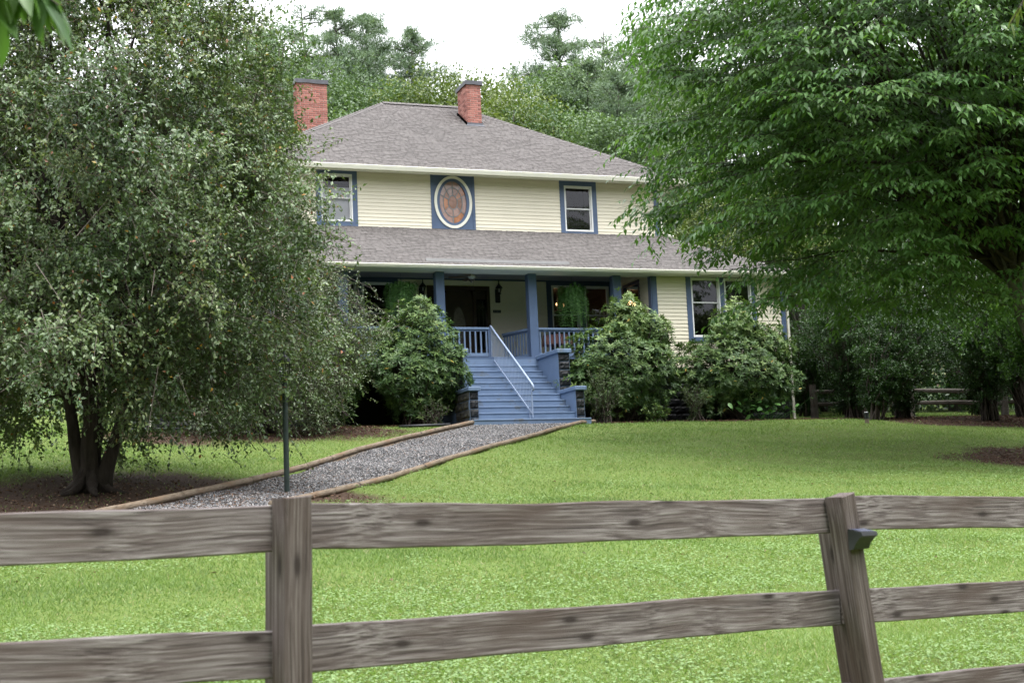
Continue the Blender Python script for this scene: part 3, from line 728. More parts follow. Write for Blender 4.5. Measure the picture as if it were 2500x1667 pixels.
# --- steps, flanking walls, centre handrail
stairs = empty('stairs', (XC, -1.5, -2), house)
for i in range(10):
    y = -.12 - .3 * i; zt = -.2275 - .1825 * i
    x0, x1 = (-2.44, .12) if i < 9 else (-2.66, .42)
    st = MB().box(x0, x1, y, y + .32, zt - .26 if i < 9 else zt - .35, zt - .035).build('riser', M['blue_step'], stairs)
    MB().cbox(x0, x1, y - .014, y + .305, zt - .034, zt, .006).build('tread', M['blue_step'], stairs)
MB().box(-2.44, .12, -.101, .2, -.40, -.062).build('riser', M['blue_step'], stairs)
for sgn, xa, xb in ((1, .121, .35), (-1, -2.67, -2.441)):
    wlower = MB().box(xa, xb, -2.60, -1.56, -2.3, -1.16).build('flank_wall', M['stucco'], stairs)
    MB().cbox(xa - .04, xb + .05, -2.68, -1.50, -1.159, -1.06, .012).build('flank_cap', M['blue_step'], stairs)
    MB().box(xa, xb + (.08 if sgn > 0 else 0), -1.56, -.02, -2.3, -.09).build('flank_wall', M['stucco'], stairs)
    MB().cbox(xa - .05, xb + .12, -1.64, -.016, -.089, .015, .012).build('flank_cap', M['blue_step'], stairs)
    for row in range(4):
        placeblock(BLK[row], (xa + xb) / 2, -2.605, -1.275 - row * .215, wlower, 0, .215 / .40, 1.03)
        xo = xb + .005 if sgn > 0 else xa - .005
        for k in range(3):
            o = placeblock(BLK[(row + k) % 5], xo, -2.42 + k * .36 + (.08 if row % 2 else 0), -1.275 - row * .215, wlower, R_(90 if sgn > 0 else -90), .36 / .40, 1.03)
            if sgn < 0: o.material_slots[0].link = 'OBJECT'; o.material_slots[0].material = M['oldblock']
    for row in range(8):
        placeblock(BLK[(row + 2) % 5], (xa + xb) / 2 + (.04 if sgn > 0 else 0), -1.565, -.2 - row * .215, wlower, 0, .30 / .40 if sgn > 0 else .22 / .4, 1.03)
hr = empty('handrail', (-1.1, -1.3, -.9), house)
HX = -1.1
h0, h1, l0, l1 = Vector((HX, .10, .85)), Vector((HX, -2.80, -1.02)), Vector((HX, .10, .02)), Vector((HX, -2.74, -1.76))
mb = MB(); mb.tube([h0 + Vector((0, .1, -.03)), h0, h1, h1 + Vector((0, -.07, -.07)), h1 + Vector((0, -.06, -.15)), h1 + Vector((0, .0, -.17))], .026, 8); mb.build('top_bar', M['steel'], hr, True)
MB().tube([l0, l1], .017, 6).build('bottom_bar', M['steel'], hr, True)
for t in (0.0, .985):
    a, b = l0.lerp(l1, t), h0.lerp(h1, t)
    MB().tube([(HX, b.y, a.z - (.1 if t else .02)), b], .016, 6).build('post', M['steel'], hr)
for i in range(27):
    t = (i + 1) / 28; b = h0.lerp(h1, t); yy = b.y; tt = (yy - l0.y) / (l1.y - l0.y); a = l0.lerp(l1, tt)
    MB().tube([a, b], .0075, 4).build('baluster', M['steel'], hr)
MB().tube([(HX, -2.55, -2.0), (HX, -2.55, -1.6)], .016, 6).build('post', M['steel'], hr)

# --- roofs
RL = dict(y0=-.45, z0=2.345, y1=YU, s=.543, xl=-10.45, xr=8.28)      # lower
RU = dict(y0=2.0, z0=5.575, s=.63, xl=-7.6, xr=6.0, ya=7.85, rl=-1.75, rr=.9, yb=13.7)   # upper
lz = lambda y: RL['z0'] + RL['s'] * (y - RL['y0'])
uz = lambda y: RU['z0'] + RU['s'] * (y - RU['y0'])
zr = uz(RU['ya'])
mb = MB()
ly1 = YU + .02; lt = ly1 - RL['y0']
A = [(RL['xl'], -.45, RL['z0']), (RL['xr'], -.45, RL['z0']), (RL['xr'] - lt, ly1, lz(ly1)), (RL['xl'] + lt, ly1, lz(ly1))]
mb.add(A, [(0, 1, 2, 3)])
mb.add([A[1], (RL['xr'], 16, RL['z0']), (RL['xr'] - lt, 13, lz(ly1)), A[2]], [(0, 1, 2, 3)])
mb.add([A[0], A[3], (RL['xl'] + lt, 13, lz(ly1)), (RL['xl'], 16, RL['z0'])], [(0, 1, 2, 3)])
roofL = mb.build('porch_roof', M['roofdeck'], house)
mb = MB()
B = [(RU['xl'], 2.0, RU['z0']), (RU['xr'], 2.0, RU['z0']), (RU['rr'], RU['ya'], zr), (RU['rl'], RU['ya'], zr), (RU['xr'], RU['yb'], RU['z0']), (RU['xl'], RU['yb'], RU['z0'])]
mb.add(B, [(0, 1, 2, 3), (1, 4, 2), (4, 5, 3, 2), (5, 0, 3)])
roofU = mb.build('main_roof', M['roofdeck'], house)
EXPO = .142
def shingle_geo(w, th, rt, rf):
    # lies on the slope: local x across, y up the slope, z off the deck
    v = [(0, 0, .004), (w, 0, .004), (w, EXPO + .02, .003), (0, EXPO + .02, .003), (0, 0, .004 + th), (w, 0, .004 + th), (w, EXPO + .02, .006), (0, EXPO + .02, .006)]
    return v, [(4, 5, 6, 7), (0, 1, 5, 4), (1, 2, 6, 5), (3, 0, 4, 7)], [rt, rf, rt, rt]
def shingle_roof(par, y0, z0, s, rows, xl, xr, nobj, skip=None):
    """clad a front slope: the first nobj pieces of the lowest courses are single shingles, the rest one field"""
    th_ = math.atan(s); e1 = np.array([1., 0, 0]); e2 = np.array([0, math.cos(th_), math.sin(th_)]); e3 = np.array([0, -math.sin(th_), math.cos(th_)])
    variants = {}
    V, Fc, Rn, nv, made = [], [], [], 0, 0
    for r in range(rows):
        d = r * EXPO; y = y0 + d * e2[1]
        a, b = xl(y), xr(y)
        if b - a < .1: break
        x = a - random.uniform(0, .2)
        while x < b:
            w = random.choice((.12, .15, .18, .22)); thick = random.random() < .45
            xs0, xs1 = max(x, a), min(x + w - .0005, b)
            x += w
            if xs1 - xs0 < .02: continue
            if skip and skip((xs0 + xs1) / 2, y): continue
            th = .012 if thick else .004
            rt = random.gauss(.56, .09) if not thick else random.gauss(.64, .08); rt = min(1, max(.25, rt)); rf = .0 if thick else .14  # front edge of thick tabs coloured dark as a painted shadow line
            org = np.array([xs0, y0, z0]) + e2 * d
            full = abs((xs1 - xs0) - (w - .0005)) < 1e-6
            if made < nobj and full and -5.2 < xs0 < 8:
                key = (w, thick, int(rt * 4))
                if key not in variants:
                    v, f, rr = shingle_geo(w - .0005, th, rt, rf)
                    co = np.array([p[0] * e1 + p[1] * e2 + p[2] * e3 for p in v])
                    variants[key] = npmesh('shingle', co, np.array(f), M['shingle'], np.array(rr))
                o = bpy.data.objects.new('shingle', variants[key]); COL.objects.link(o); o.parent = par; o.location = org; made += 1
            else:
                v, f, rr = shingle_geo(xs1 - xs0, th, rt, rf)
                V.append(np.array([p[0] * e1 + p[1] * e2 + p[2] * e3 for p in v]) + org); Fc.append(np.array(f) + nv); Rn += rr; nv += 8
    me = npmesh('shingle_field', np.concatenate(V), np.concatenate(Fc), M['shingle'], np.array(Rn))
    tag(meshobj('shingle_field', me, par), kind='stuff')
shingle_roof(roofL, -.45, RL['z0'], RL['s'], 26, lambda y: RL['xl'] + (y + .45), lambda y: RL['xr'] - (y + .45), 300, None)
shingle_roof(roofU, 2.0, RU['z0'], RU['s'], 50, lambda y: RU['xl'] + (y - 2) * (RU['rl'] - RU['xl']) / 5.85, lambda y: RU['xr'] - (y - 2) * (RU['xr'] - RU['rr']) / 5.85, 0, None)
def hip_caps(par, a, b, step=.16, w=.15):
    a, b = Vector(a), Vector(b); d = (b - a); n = int(d.length / step); d.normalize()
    sx = d.cross(Vector((0, 0, 1))).normalized(); up = sx.cross(d)
    mb = MB().add([-sx * w - up * .05, Vector((0, 0, 0)) + up * .022, sx * w - up * .05, -sx * w + d * (step + .03) - up * .062, d * (step + .03) + up * .008, sx * w + d * (step + .03) - up * .062, -sx * w - up * .062, sx * w - up * .062, Vector((0, 0, 0))],
                 [(0, 1, 4, 3), (1, 2, 5, 4), (0, 6, 8, 1), (1, 8, 7, 2)])
    ms = []
    for k in range(3):
        me = mb.mesh('hip_cap'); me.materials.append(M['shingle']); at = me.attributes.new('rnd', 'FLOAT', 'FACE'); at.data.foreach_set('value', [.18 + .1 * k, .24 + .1 * k, 0, 0]); ms.append(me)
    for i in range(n):
        o = bpy.data.objects.new('hip_cap', random.choice(ms)); COL.objects.link(o); o.parent = par; o.location = a + d * (step * i) + Vector((0, 0, .012))
hip_caps(roofU, B[0], B[3]); hip_caps(roofU, B[1], B[2]); hip_caps(roofU, B[3], B[2]); hip_caps(roofL, A[1], A[2])
# rain diverter lying on the lower roof
zd = lambda y: lz(y) + .03
MB().add([(-2.9, -.19, zd(-.19) - .012), (1.15, -.19, zd(-.19) - .012), (1.15, -.12, zd(-.12) + .045), (-2.9, -.12, zd(-.12) + .045), (-2.9, -.17, zd(-.17) - .03), (1.15, -.17, zd(-.17) - .03), (1.15, -.10, zd(-.10) - .03), (-2.9, -.10, zd(-.10) - .03)],
         [(0, 1, 2, 3), (4, 7, 6, 5), (0, 4, 5, 1), (2, 6, 7, 3), (1, 5, 6, 2), (0, 3, 7, 4)]).build('rain_diverter', M['strip_grey'], roofL)
# gutters (K profile), fascia, soffits
def gutter(x0, x1, y, zt, h=.105):
    p = [(y, zt), (y - .12, zt), (y - .125, zt - .018), (y - .115, zt - .022), (y - .11, zt - .05), (y - .085, zt - h + .012), (y - .08, zt - h), (y, zt - h)]
    return MB().extrude_x(p[::-1], x0, x1).build('gutter', M['trim_cream'], house)
gutter(RL['xl'] - .02, RL['xr'] + .02, -.45, RL['z0'] + .012, .09)
gutter(RU['xl'] - .02, RU['xr'] + .02, 2.0, RU['z0'] + .012, .125)
MB().box(RL['xl'], RL['xr'], -.449, -.42, 2.265, 2.33).build('fascia', M['trim_cream'], house)
MB().box(RU['xl'], RU['xr'], 2.001, 2.03, 5.43, 5.55).build('fascia', M['trim_cream'], house)
MB().box(RL['xl'] + .02, RL['xr'] - .02, -.42, -.045, 2.265, 2.285).build('soffit', M['trim_cream'], house)
MB().box(RL['xr'] - .43, RL['xr'] - .01, -.04, 13, 2.265, 2.285).build('soffit', M['trim_cream'], house)
MB().box(RU['xl'] + .02, RU['xr'] - .02, 2.03, YU + .02, 5.562, 5.572).build('soffit', M['trim_cream'], house)
MB().box(UXR, RU['xr'] - .02, YU + .02, 13.5, 5.562, 5.571).build('soffit', M['trim_cream'], house)
MB().box(RL['xr'] - .01, RL['xr'] + .09, -.44, 15, 2.25, 2.35).build('gutter', M['trim_cream'], house)
MB().box(RU['xr'] - .01, RU['xr'] + .09, 2.01, 13.6, 5.46, 5.58).build('gutter', M['trim_cream'], house)
# downspouts
def spout(pts, w=.075, d=.055):
    mb = MB(); mb.tube(pts, [w / 2 * 1.2] * len(pts), 4); return mb.build('downspout', M['trim_cream'], house)
spout([(8.25, .3, 2.27), (8.2, .18, 2.12), (7.93, .03, 1.98), (7.93, .03, -1.72), (7.97, -.1, -1.84)])
spout([(5.75, 2.3, 5.45), (5.34, 2.52, 5.25), (5.34, 2.52, 4.10), (5.46, 2.42, 3.98), (5.62, 2.36, 3.93)])
spout([(-10.2, .1, 2.25), (-9.95, .0, 2.05), (-9.93, -.02, -1.72)])

# --- chimneys of separate bricks
def chimney(x0, x1, y0, y1, zb, zt, sides, base_z, cap_over=.05):
    c = MB().box(x0 + .012, x1 - .012, y0 + .012, y1 - .012, zb, zt).build('chimney', M['mortar'], house)
    BL, BH, JT = .205, .058, .011
    lib = {}
    def bm(L, ax):
        key = (round(L, 3), ax, random.randrange(4))
        if key not in lib:
            a, dpt = L / 2, .03
            mb = MB(); (mb.cbox(-a, a, -dpt, dpt, 0, BH, .004) if ax == 'x' else mb.cbox(-dpt, dpt, -a, a, 0, BH, .004))
            me = mb.mesh('brick'); me.materials.append(M['brick']); at = me.attributes.new('rnd', 'FLOAT', 'FACE'); at.data.foreach_set('value', [min(1, max(0, random.gauss(.5, .27)))] * len(me.polygons)); lib[key] = me
        return lib[key]
    z, r = zb, 0
    while z + BH < zt:
        for sd_ in sides:
            ax = 'x' if sd_ in 'fb' else 'y'; a, b = (x0, x1) if ax == 'x' else (y0, y1)
            n = max(1, round((b - a) / (BL + JT))); L = (b - a) / n
            edges = [a + L * i for i in range(n + 1)] if r % 2 == 0 else [a] + [a + L * (i + .5) for i in range(n)] + [b]
            for p, q in zip(edges[:-1], edges[1:]):
                zz = base_z(sd_, (p + q) / 2)
                if z < zz - .05: continue
                o = bpy.data.objects.new('brick', bm(q - p - JT, ax)); COL.objects.link(o); o.parent = c
                pr = random.uniform(-.004, .004)
                m_ = (p + q) / 2
                o.location = {'f': (m_, y0 + .03 + pr, z), 'b': (m_, y1 - .03 + pr, z), 'l': (x0 + .03 + pr, m_, z), 'r': (x1 - .03 + pr, m_, z)}[sd_]
        z += BH + JT; r += 1
    # bent sheet-metal cap
    e = cap_over; mb = MB(); n = 6
    for (ax0, ay0), (ax1, ay1) in (((x0 - e, y0 - e), (x1 + e, y0 - e)), ((x1 + e, y0 - e), (x1 + e, y1 + e)), ((x1 + e, y1 + e), (x0 - e, y1 + e)), ((x0 - e, y1 + e), (x0 - e, y0 - e))):
        for i in range(n):
            t0, t1 = i / n, (i + 1) / n
            w = lambda t: .012 * math.sin(t * 9.0 + ax0 * 7) * math.sin(math.pi * t)
            P = lambda t, z: (ax0 + (ax1 - ax0) * t, ay0 + (ay1 - ay0) * t, z)
            mb.add([P(t0, zt - .10 + w(t0)), P(t1, zt - .10 + w(t1)), P(t1, zt + .03), P(t0, zt + .03)], [(0, 1, 2, 3)])
    mb.add([(x0 - e, y0 - e, zt + .03), (x1 + e, y0 - e, zt + .03), (x1 + e, y1 + e, zt + .03), (x0 - e, y1 + e, zt + .03)], [(0, 1, 2, 3)])
    mb.build('cap', M['cap_metal'], c)
    return c
ch = chimney(.53, 1.0, 6.08, 7.02, 7.9, 9.58, 'flr', lambda s, t: uz(6.08) if s == 'f' else uz(t))
zf = uz(6.08)
mb = MB(); mb.add([(.50, 6.05, zf - .03), (1.03, 6.05, zf - .03), (1.03, 6.05, zf + .09), (.50, 6.05, zf + .09)], [(0, 1, 2, 3)])
for x in (.50, 1.03): mb.add([(x, 6.05, zf - .03), (x, 7.05, uz(7.05) - .03), (x, 7.05, uz(7.05) + .10), (x, 6.05, zf + .09)], [(0, 1, 2, 3), (3, 2, 1, 0)])
mb.add([(.44, 6.0, uz(6.0) + .022), (1.09, 6.0, uz(6.0) + .022), (1.03, 6.05, zf + .03), (.50, 6.05, zf + .03)], [(0, 1, 2, 3)])
mb.build('flashing', M['flash'], ch)
chimney(-4.72, -3.76, 7.0, 7.5, 7.2, 9.58, 'flr', lambda s, t: 7.3 + (.63 * (t + 4.72) if s == 'f' else 0), .04)

# ------------------------------------------------------------------ things on the porch
def lantern(loc, label):
    r = empty('wall_lantern', loc); OFF[r.name] = (0, 0, 0)
    MB().cbox(-.075, .075, -.025, 0, -.27, .13, .02).build('back_plate', M['black'], r)
    MB().tube([(0, -.02, -.12), (0, -.10, -.16), (0, -.15, -.10), (0, -.15, -.04)], .012, 6).build('arm', M['black'], r)
    MB().lathe([(.02, -.06), (.05, -.04), (.06, -.02), (.045, 0)], (0, -.15, 0), 8).build('base', M['black'], r)
    MB().lathe([(.045, 0), (.075, .10), (.082, .14)], (0, -.15, 0), 8).build('glass', M['lampglass'], r)
    mb = MB()
    for k in range(4):
        t = math.pi / 2 * k + .4; mb.tube([(.047 * math.cos(t), -.15 + .047 * math.sin(t), 0), (.08 * math.cos(t), -.15 + .08 * math.sin(t), .14)], .006, 4)
    mb.build('cage', M['black'], r)
    MB().lathe([(.105, .13), (.10, .15), (.055, .21), (.03, .24), (.015, .29), (.018, .31), (.004, .38)], (0, -.15, 0), 10).build('roof', M['black'], r)
    MB().lathe([(.016, .02), (.022, .07), (.008, .12)], (0, -.15, 0), 6).build('bulb', M['white'], r)
    return tag(r, label, 'lantern', 'black wall lanterns beside the door')
lantern((.02, YU - .026, 2.16), 'black wall lantern on the cream wall right of the front door')
lantern((-2.24, YU - .026, 2.16), 'black wall lantern left of the door, above the rounded bush')
# house number plate
pq = empty('number_plate', (-.02, YU - .03, 1.60)); OFF[pq.name] = (0, 0, 0)
MB().cbox(-.12, .12, -.012, 0, 0, .085, .006).build('plate', M['black'], pq)
tag(pq, 'small dark number plate on the wall right of the front door', 'number plate')
for i in range(4): MB().box(-.09 + i * .045, -.065 + i * .045, -.015, -.0125, .02, .065).build('worn_digit', M['came'], pq)
# ceiling fan
fan = empty('ceiling_fan', (-1.15, 1.35, 2.57)); OFF[fan.name] = (0, 0, 0)
MB().lathe([(.06, 0), (.05, -.05), (.015, -.06), (.015, -.10), (.05, -.11), (.10, -.13), (.11, -.17), (.09, -.21), (.06, -.22)], n=14).build('motor', M['white'], fan)
MB().lathe([(.05, -.22), (.08, -.25), (.06, -.30), (.02, -.32)], n=10).build('light_kit', M['lampglass'], fan)
MB().tube([(.02, -.05, -.3), (.02, -.05, -.72)], .0025, 4).build('pull_chain', M['strip_grey'], fan)
fanw = paint('fan_blade_wood', (.22, .16, .12), .5, .15, 4, 30, .05)
for k in range(5):
    t = R_(20 + 72 * k); d = Vector((math.cos(t), math.sin(t), 0)); s_ = Vector((-d.y, d.x, 0))
    bl = MB().add([d * .14 - s_ * .03 + Vector((0, 0, -.165)), d * .14 + s_ * .03 + Vector((0, 0, -.155)), d * .28 + s_ * .065 + Vector((0, 0, -.15)), d * .62 + s_ * .07 + Vector((0, 0, -.15)), d * .66 + Vector((0, 0, -.162)), d * .62 - s_ * .07 + Vector((0, 0, -.178)), d * .28 - s_ * .065 + Vector((0, 0, -.178))], [(0, 1, 2, 3, 4, 5, 6), (6, 5, 4, 3, 2, 1, 0)])
    bl.build('blade', fanw, fan)
tag(fan, 'white ceiling fan with wooden blades above the porch entrance', 'ceiling fan')
# hanging ferns
def fern_meshes(seed):
    r = np.random.default_rng(seed); P, A, N = [], [], []
    sp0, sp1 = [], []
    for i in range(300):
        a = r.uniform(0, 2 * np.pi); up = r.uniform(.02, .30); out = r.uniform(.20, .46); drop = r.uniform(.25, 1.05) if up < .2 else r.uniform(-.05, .3)
        h = np.array([math.cos(a), math.sin(a), 0]); t = np.linspace(0, 1, 27)[:, None]
        p = h * out * np.sin(t * np.pi / 2) ** .8 + np.array([0, 0, 1.]) * (up * np.sin(t * np.pi * .8) - drop * t ** 2.2)
        p += np.array([0, 0, .02])
        d = unit(np.gradient(p, axis=0)); s = unit(np.cross(d, np.array([[0, 0, 1.]]) + r.normal(size=(27, 3)) * .2)); nn = np.cross(s, d)
        for sg in (-1, 1): P.append(p[2:]); A.append((s * sg + d * .35)[2:]); N.append(nn[2:])
        sp0.append(p[:-1:3]); sp1.append(p[1::3])
    P, A, N = map(np.concatenate, (P, A, N)); n = len(P)
    co, tr, rn = leaves(P, A, N, r.uniform(.028, .05, n), .013, r.uniform(0, 1, n), 'oval', .05, .2)
    me = npmesh('fronds', co, tr, M['fern_leaf'], rn)
    c2, q2 = sticks(np.concatenate(sp0), np.concatenate([np.roll(x, -1, 0) if False else x for x in sp1]), .0025, .0015)
    return me, npmesh('stalks', c2, q2, M['fern_leaf'], np.full(len(q2), .4))
def fern(loc, label, seed):
    r = empty('hanging_fern', loc); OFF[r.name] = (0, 0, 0)
    f, s = fern_meshes(seed)
    meshobj('fronds', f, r); meshobj('stalks', s, r)
    MB().lathe([(.09, -.16), (.14, -.10), (.165, 0), (.17, .02)], n=14).build('basket', M['black'], r)
    mb = MB()
    for k in range(3):
        t = 2.1 * k; mb.tube([(.16 * math.cos(t), .16 * math.sin(t), .02), (0, 0, .42)], .003, 4)
    mb.tube([(0, 0, .42), (0, 0, .545)], .004, 4)
    mb.build('hanger', M['black'], r)
    return tag(r, label, 'hanging fern', 'ferns hanging under the porch roof')
fern((1.40, .36, 1.72), 'hanging basket fern in front of the lit porch window, right of the steps', 3)
fern((-3.46, .36, 1.72), 'hanging basket fern left of the door, half behind the rounded bush', 5)
# table with a pink cloth behind the right railing
tb = empty('porch_table', (1.35, 1.5, 0)); OFF[tb.name] = (0, 0, 0)
pink = paint('pink_cloth', (.42, .20, .18), .85, .12, 4, 20, .1)
vs_, fs_ = [], []
for i in range(24):
    t = 2 * math.pi * i / 24; c, s = math.cos(t), math.sin(t); w = .42 + .03 * math.sin(6 * t)
    vs_ += [(.40 * c, .40 * s, .80), (w * c, w * s, .72), ((w + .03 * math.sin(9 * t)) * c, (w + .03 * math.sin(9 * t)) * s, .52)]
for i in range(24):
    j = (i + 1) % 24; fs_ += [(3 * i, 3 * j, 3 * j + 1, 3 * i + 1), (3 * i + 1, 3 * j + 1, 3 * j + 2, 3 * i + 2)]
fs_.append(tuple(3 * i for i in range(24)))
MB().add(vs_, fs_).build('cloth', pink, tb, True)
MB().lathe([(.22, 0), (.20, .03), (.03, .06), (.03, .78)], n=12).build('pedestal', M['door'], tb)
tag(tb, 'small round table under a pink cloth behind the porch railing', 'table')
# chandelier in the room behind the right porch window
cd = empty('chandelier', (2.43, 4.0, 2.05)); OFF[cd.name] = (0, 0, 0)
glow, nt, b_, o_ = new_mat('candle_bulb'); b_.inputs['Emission Color'].default_value = (1, .55, .22, 1); b_.inputs['Emission Strength'].default_value = 2.2
MB().tube([(0, 0, .5), (0, 0, -.12)], .012, 6).build('stem', M['cap_metal'], cd)
for k in range(3):
    t = 2 * math.pi * k / 3; c, s = math.cos(t), math.sin(t)
    MB().tube([(0, 0, -.1), (.1 * c, .1 * s, -.14), (.2 * c, .2 * s, -.06), (.2 * c, .2 * s, 0)], .008, 5).build('arm', M['cap_metal'], cd)
    MB().lathe([(.012, .0), (.02, .03), (.015, .06), (.003, .09)], (.2 * c, .2 * s, 0), 8).build('candle_bulb', glow, cd)
pl = bpy.data.lights.new('chandelier_light', 'POINT'); pl.energy = 3; pl.color = (1, .6, .28); pl.shadow_soft_size = .12
po = bpy.data.objects.new('chandelier_light', pl); COL.objects.link(po); po.parent = cd; po.location = (0, 0, .1)
tag(cd, 'lit chandelier glowing warm behind the right porch window', 'chandelier')

# ------------------------------------------------------------------ path edging: one timber after another
def timber(a, b, z_off, rad, label):
    a2, b2 = np.array(a), np.array(b); d = b2 - a2; L = float(np.hypot(*d)); ang = math.atan2(d[1], d[0])
    za, zb = float(G(*a2)) + z_off, float(G(*b2)) + z_off
    o = empty('landscape_timber', (a2[0], a2[1], za)); OFF[o.name] = (0, 0, 0)
    n = 10; mb = MB(); pts = []; 
    Lz = math.hypot(L, zb - za)
    r = random.Random(int(a2[0] * 100))
    for i in range(n + 1): pts.append((Lz * i / n, .006 * math.sin(i * .5 + r.random()), .003 * math.sin(i * .8)))
    mb.tube(pts, [rad * r.uniform(.98, 1.02) for _ in pts], 10)
    c = mb.build('log', M['log'], o, True)
    o.rotation_euler = (0, -math.atan2(zb - za, L), ang)
    return tag(o, label, 'timber', 'timbers edging the gravel path')
def run(p, step, off, rad, labels, shift=0):
    d = np.r_[0, np.cumsum(np.hypot(*np.diff(p, axis=0).T))]; t = 0 + shift; i = 0
    while t < d[-1] - .5 and i < len(labels):
        e = min(t + step, d[-1])
        q = lambda u: (np.interp(u, d, p[:, 0]), np.interp(u, d, p[:, 1]))
        timber(q(t), q(e - .02), off, rad, labels[i]); t = e; i += 1
run(PL, 2.44, .10, .052, ['upper edging timber on the left of the path touching the blue steps', 'upper left edging timber, second down from the steps', 'upper left edging timber, third down from the steps', 'left edging timber beside the green lamp post', 'left edging timber, first below the lamp post', 'left edging timber in the leaf litter near the forked trunk', 'left edging timber nearest the rail fence'])
run(PL, 2.44, .005, .05, ['lower edging timber on the left of the path touching the blue steps', 'lower left edging timber, second down from the steps', 'lower left edging timber, third down from the steps', 'lower left edging timber opposite the green lamp post'])
run(PR[:2], 1.5, .055, .05, ['short right edging timber curving in front of the blue steps'])
run(PR[1:], 2.44, .05, .05, ['right edging timber next to the short curved one by the steps', 'right edging timber, second below the short curved one', 'right edging timber halfway down the lawn', 'right edging timber above the lamp post', 'right edging timber ending at the lamp post foot', 'right edging timber behind the fence rail', 'right edging timber lowest behind the fence'])

# gravel
N_ = 46000
u = rng.random(N_) ** .9; v = rng.random(N_); idx = u * 45; i0 = idx.astype(int); fr = (idx - i0)[:, None]
pa = _pl[i0] * (1 - fr) + _pl[i0 + 1] * fr; pb = _pr[i0] * (1 - fr) + _pr[i0 + 1] * fr
gp = pa + (pb - pa) * (.015 + .97 * v[:, None])
gz = G(gp[:, 0], gp[:, 1]) + .022 + rng.random(N_) * .014
ax = rand_dirs(N_); ay = unit(np.cross(ax, rand_dirs(N_))); az = np.cross(ax, ay)
sz = rng.uniform(.010, .024, N_)[:, None]
ctr = np.c_[gp, gz]
k1, k2, k3 = rng.uniform(.8, 1.5, (N_, 1)), rng.uniform(.6, 1.0, (N_, 1)), rng.uniform(.4, .8, (N_, 1))
oct_ = np.stack([ctr + ax * sz * k1, ctr - ax * sz * k1 * .8, ctr + ay * sz * k2, ctr - ay * sz * k2, ctr + az * sz * k3, ctr - az * sz * k3], 1)
t8 = np.array([[0, 2, 4], [2, 1, 4], [1, 3, 4], [3, 0, 4], [2, 0, 5], [1, 2, 5], [3, 1, 5], [0, 3, 5]])
gr = meshobj('gravel', npmesh('gravel', oct_.reshape(-1, 3), (np.arange(N_)[:, None, None] * 6 + t8[None]).reshape(-1, 3), M['gravel'], np.repeat(rng.random(N_), 8)))
tag(gr, 'loose grey gravel covering the path', 'gravel', kind='stuff')

# ------------------------------------------------------------------ lawn
CF = np.array(f_); CR = np.array(r_)
def in_view(x, y, m=1.35):
    dx, dy = x - CAM[0], y - CAM[1]
    fx, fy = CF[0], CF[1]; d = dx * fx + dy * fy; s = dx * CR[0] + dy * CR[1]
    return (d > 5) & (np.abs(s) < d * .36 * m + 1.0), d
def scatter_lawn(n, power, dmin, dmax, dens):
    d = dmin * (dmax / dmin) ** (rng.random(n)) if power == 1 else (dmin ** (1 - power) + rng.random(n) * (dmax ** (1 - power) - dmin ** (1 - power))) ** (1 / (1 - power))
    s = (rng.random(n) * 2 - 1) * (d * .36 * 1.3 + .8)
    x = CAM[0] + CF[0] * d / math.hypot(CF[0], CF[1]) + CR[0] * s; y = CAM[1] + CF[1] * d / math.hypot(CF[0], CF[1]) + CR[1] * s
    keep = (rng.random(n) < dens(x, y)) & ~inpoly(x, y, _poly) & (y < 8) & ~((y > -.02) & (x > XL) & (x < XR)) & ~((y > -2.95) & (x > -2.7) & (x < .45)) & (y > -32.5)
    return x[keep], y[keep], d[keep]
clov = lambda x, y: np.clip((vn(x, y, .9, 9) - .40) * 4.5, 0, 1) * np.clip((-y - 8) / 6, 0, 1)
x, y, d = scatter_lawn(640000, .72, 6.0, 47, lambda x, y: np.clip(1.05 - 1.35 * soil(x, y), .03, 1) * (1 - .62 * clov(x, y)))
n = len(x); z = G(x, y)
lean = rng.normal(size=(n, 2)) * .75; A_ = np.c_[lean, np.ones(n)]
h = rng.uniform(.022, .050, n) * (1 + d / 70); h *= .55 + .9 * vn(x, y, 1.6, 5)
wd = .0045 + .00035 * d
rn = np.clip(rng.normal(.45, .17, n) + (vn(x, y, .35, 21) - .5) * .55 + (vn(x, y, 2.2, 23) - .5) * .35, 0, .94); rn[rng.random(n) < .014 + .05 * (vn(x, y, .8, 29) > .72)] = 1
co, tr, rr = leaves(np.c_[x, y, z - .003], A_, rand_dirs(n) * np.array([1, 1, .3]), h, wd, rn, 'blade', 0, .15)
grass = meshobj('grass', npmesh('grass', co, tr, M['grass'], rr)); tag(grass, 'mown green grass of the sloping front lawn', 'grass', kind='stuff')
x, y, d = scatter_lawn(330000, .85, 6.0, 40, lambda x, y: clov(x, y) * np.clip(1 - 1.6 * soil(x, y), 0, 1))
n = len(x); z = G(x, y) + rng.uniform(.018, .050, n)
A_ = np.c_[rng.normal(size=(n, 2)), rng.normal(size=n) * .22]; N3 = np.c_[rng.normal(size=(n, 2)) * .32, np.ones(n)]
sz_ = rng.uniform(.014, .024, n) * (1 + d / 60)
co, tr, rr = leaves(np.c_[x, y, z], A_, N3, sz_, sz_ * .95, np.clip(rng.normal(.5, .22, n), 0, 1), 'oval', .12, .1)
cl_ = meshobj('clover', npmesh('clover', co, tr, M['clover'], rr)); tag(cl_, 'patches of pale round-leaved clover spread through the lawn', 'clover', kind='stuff')
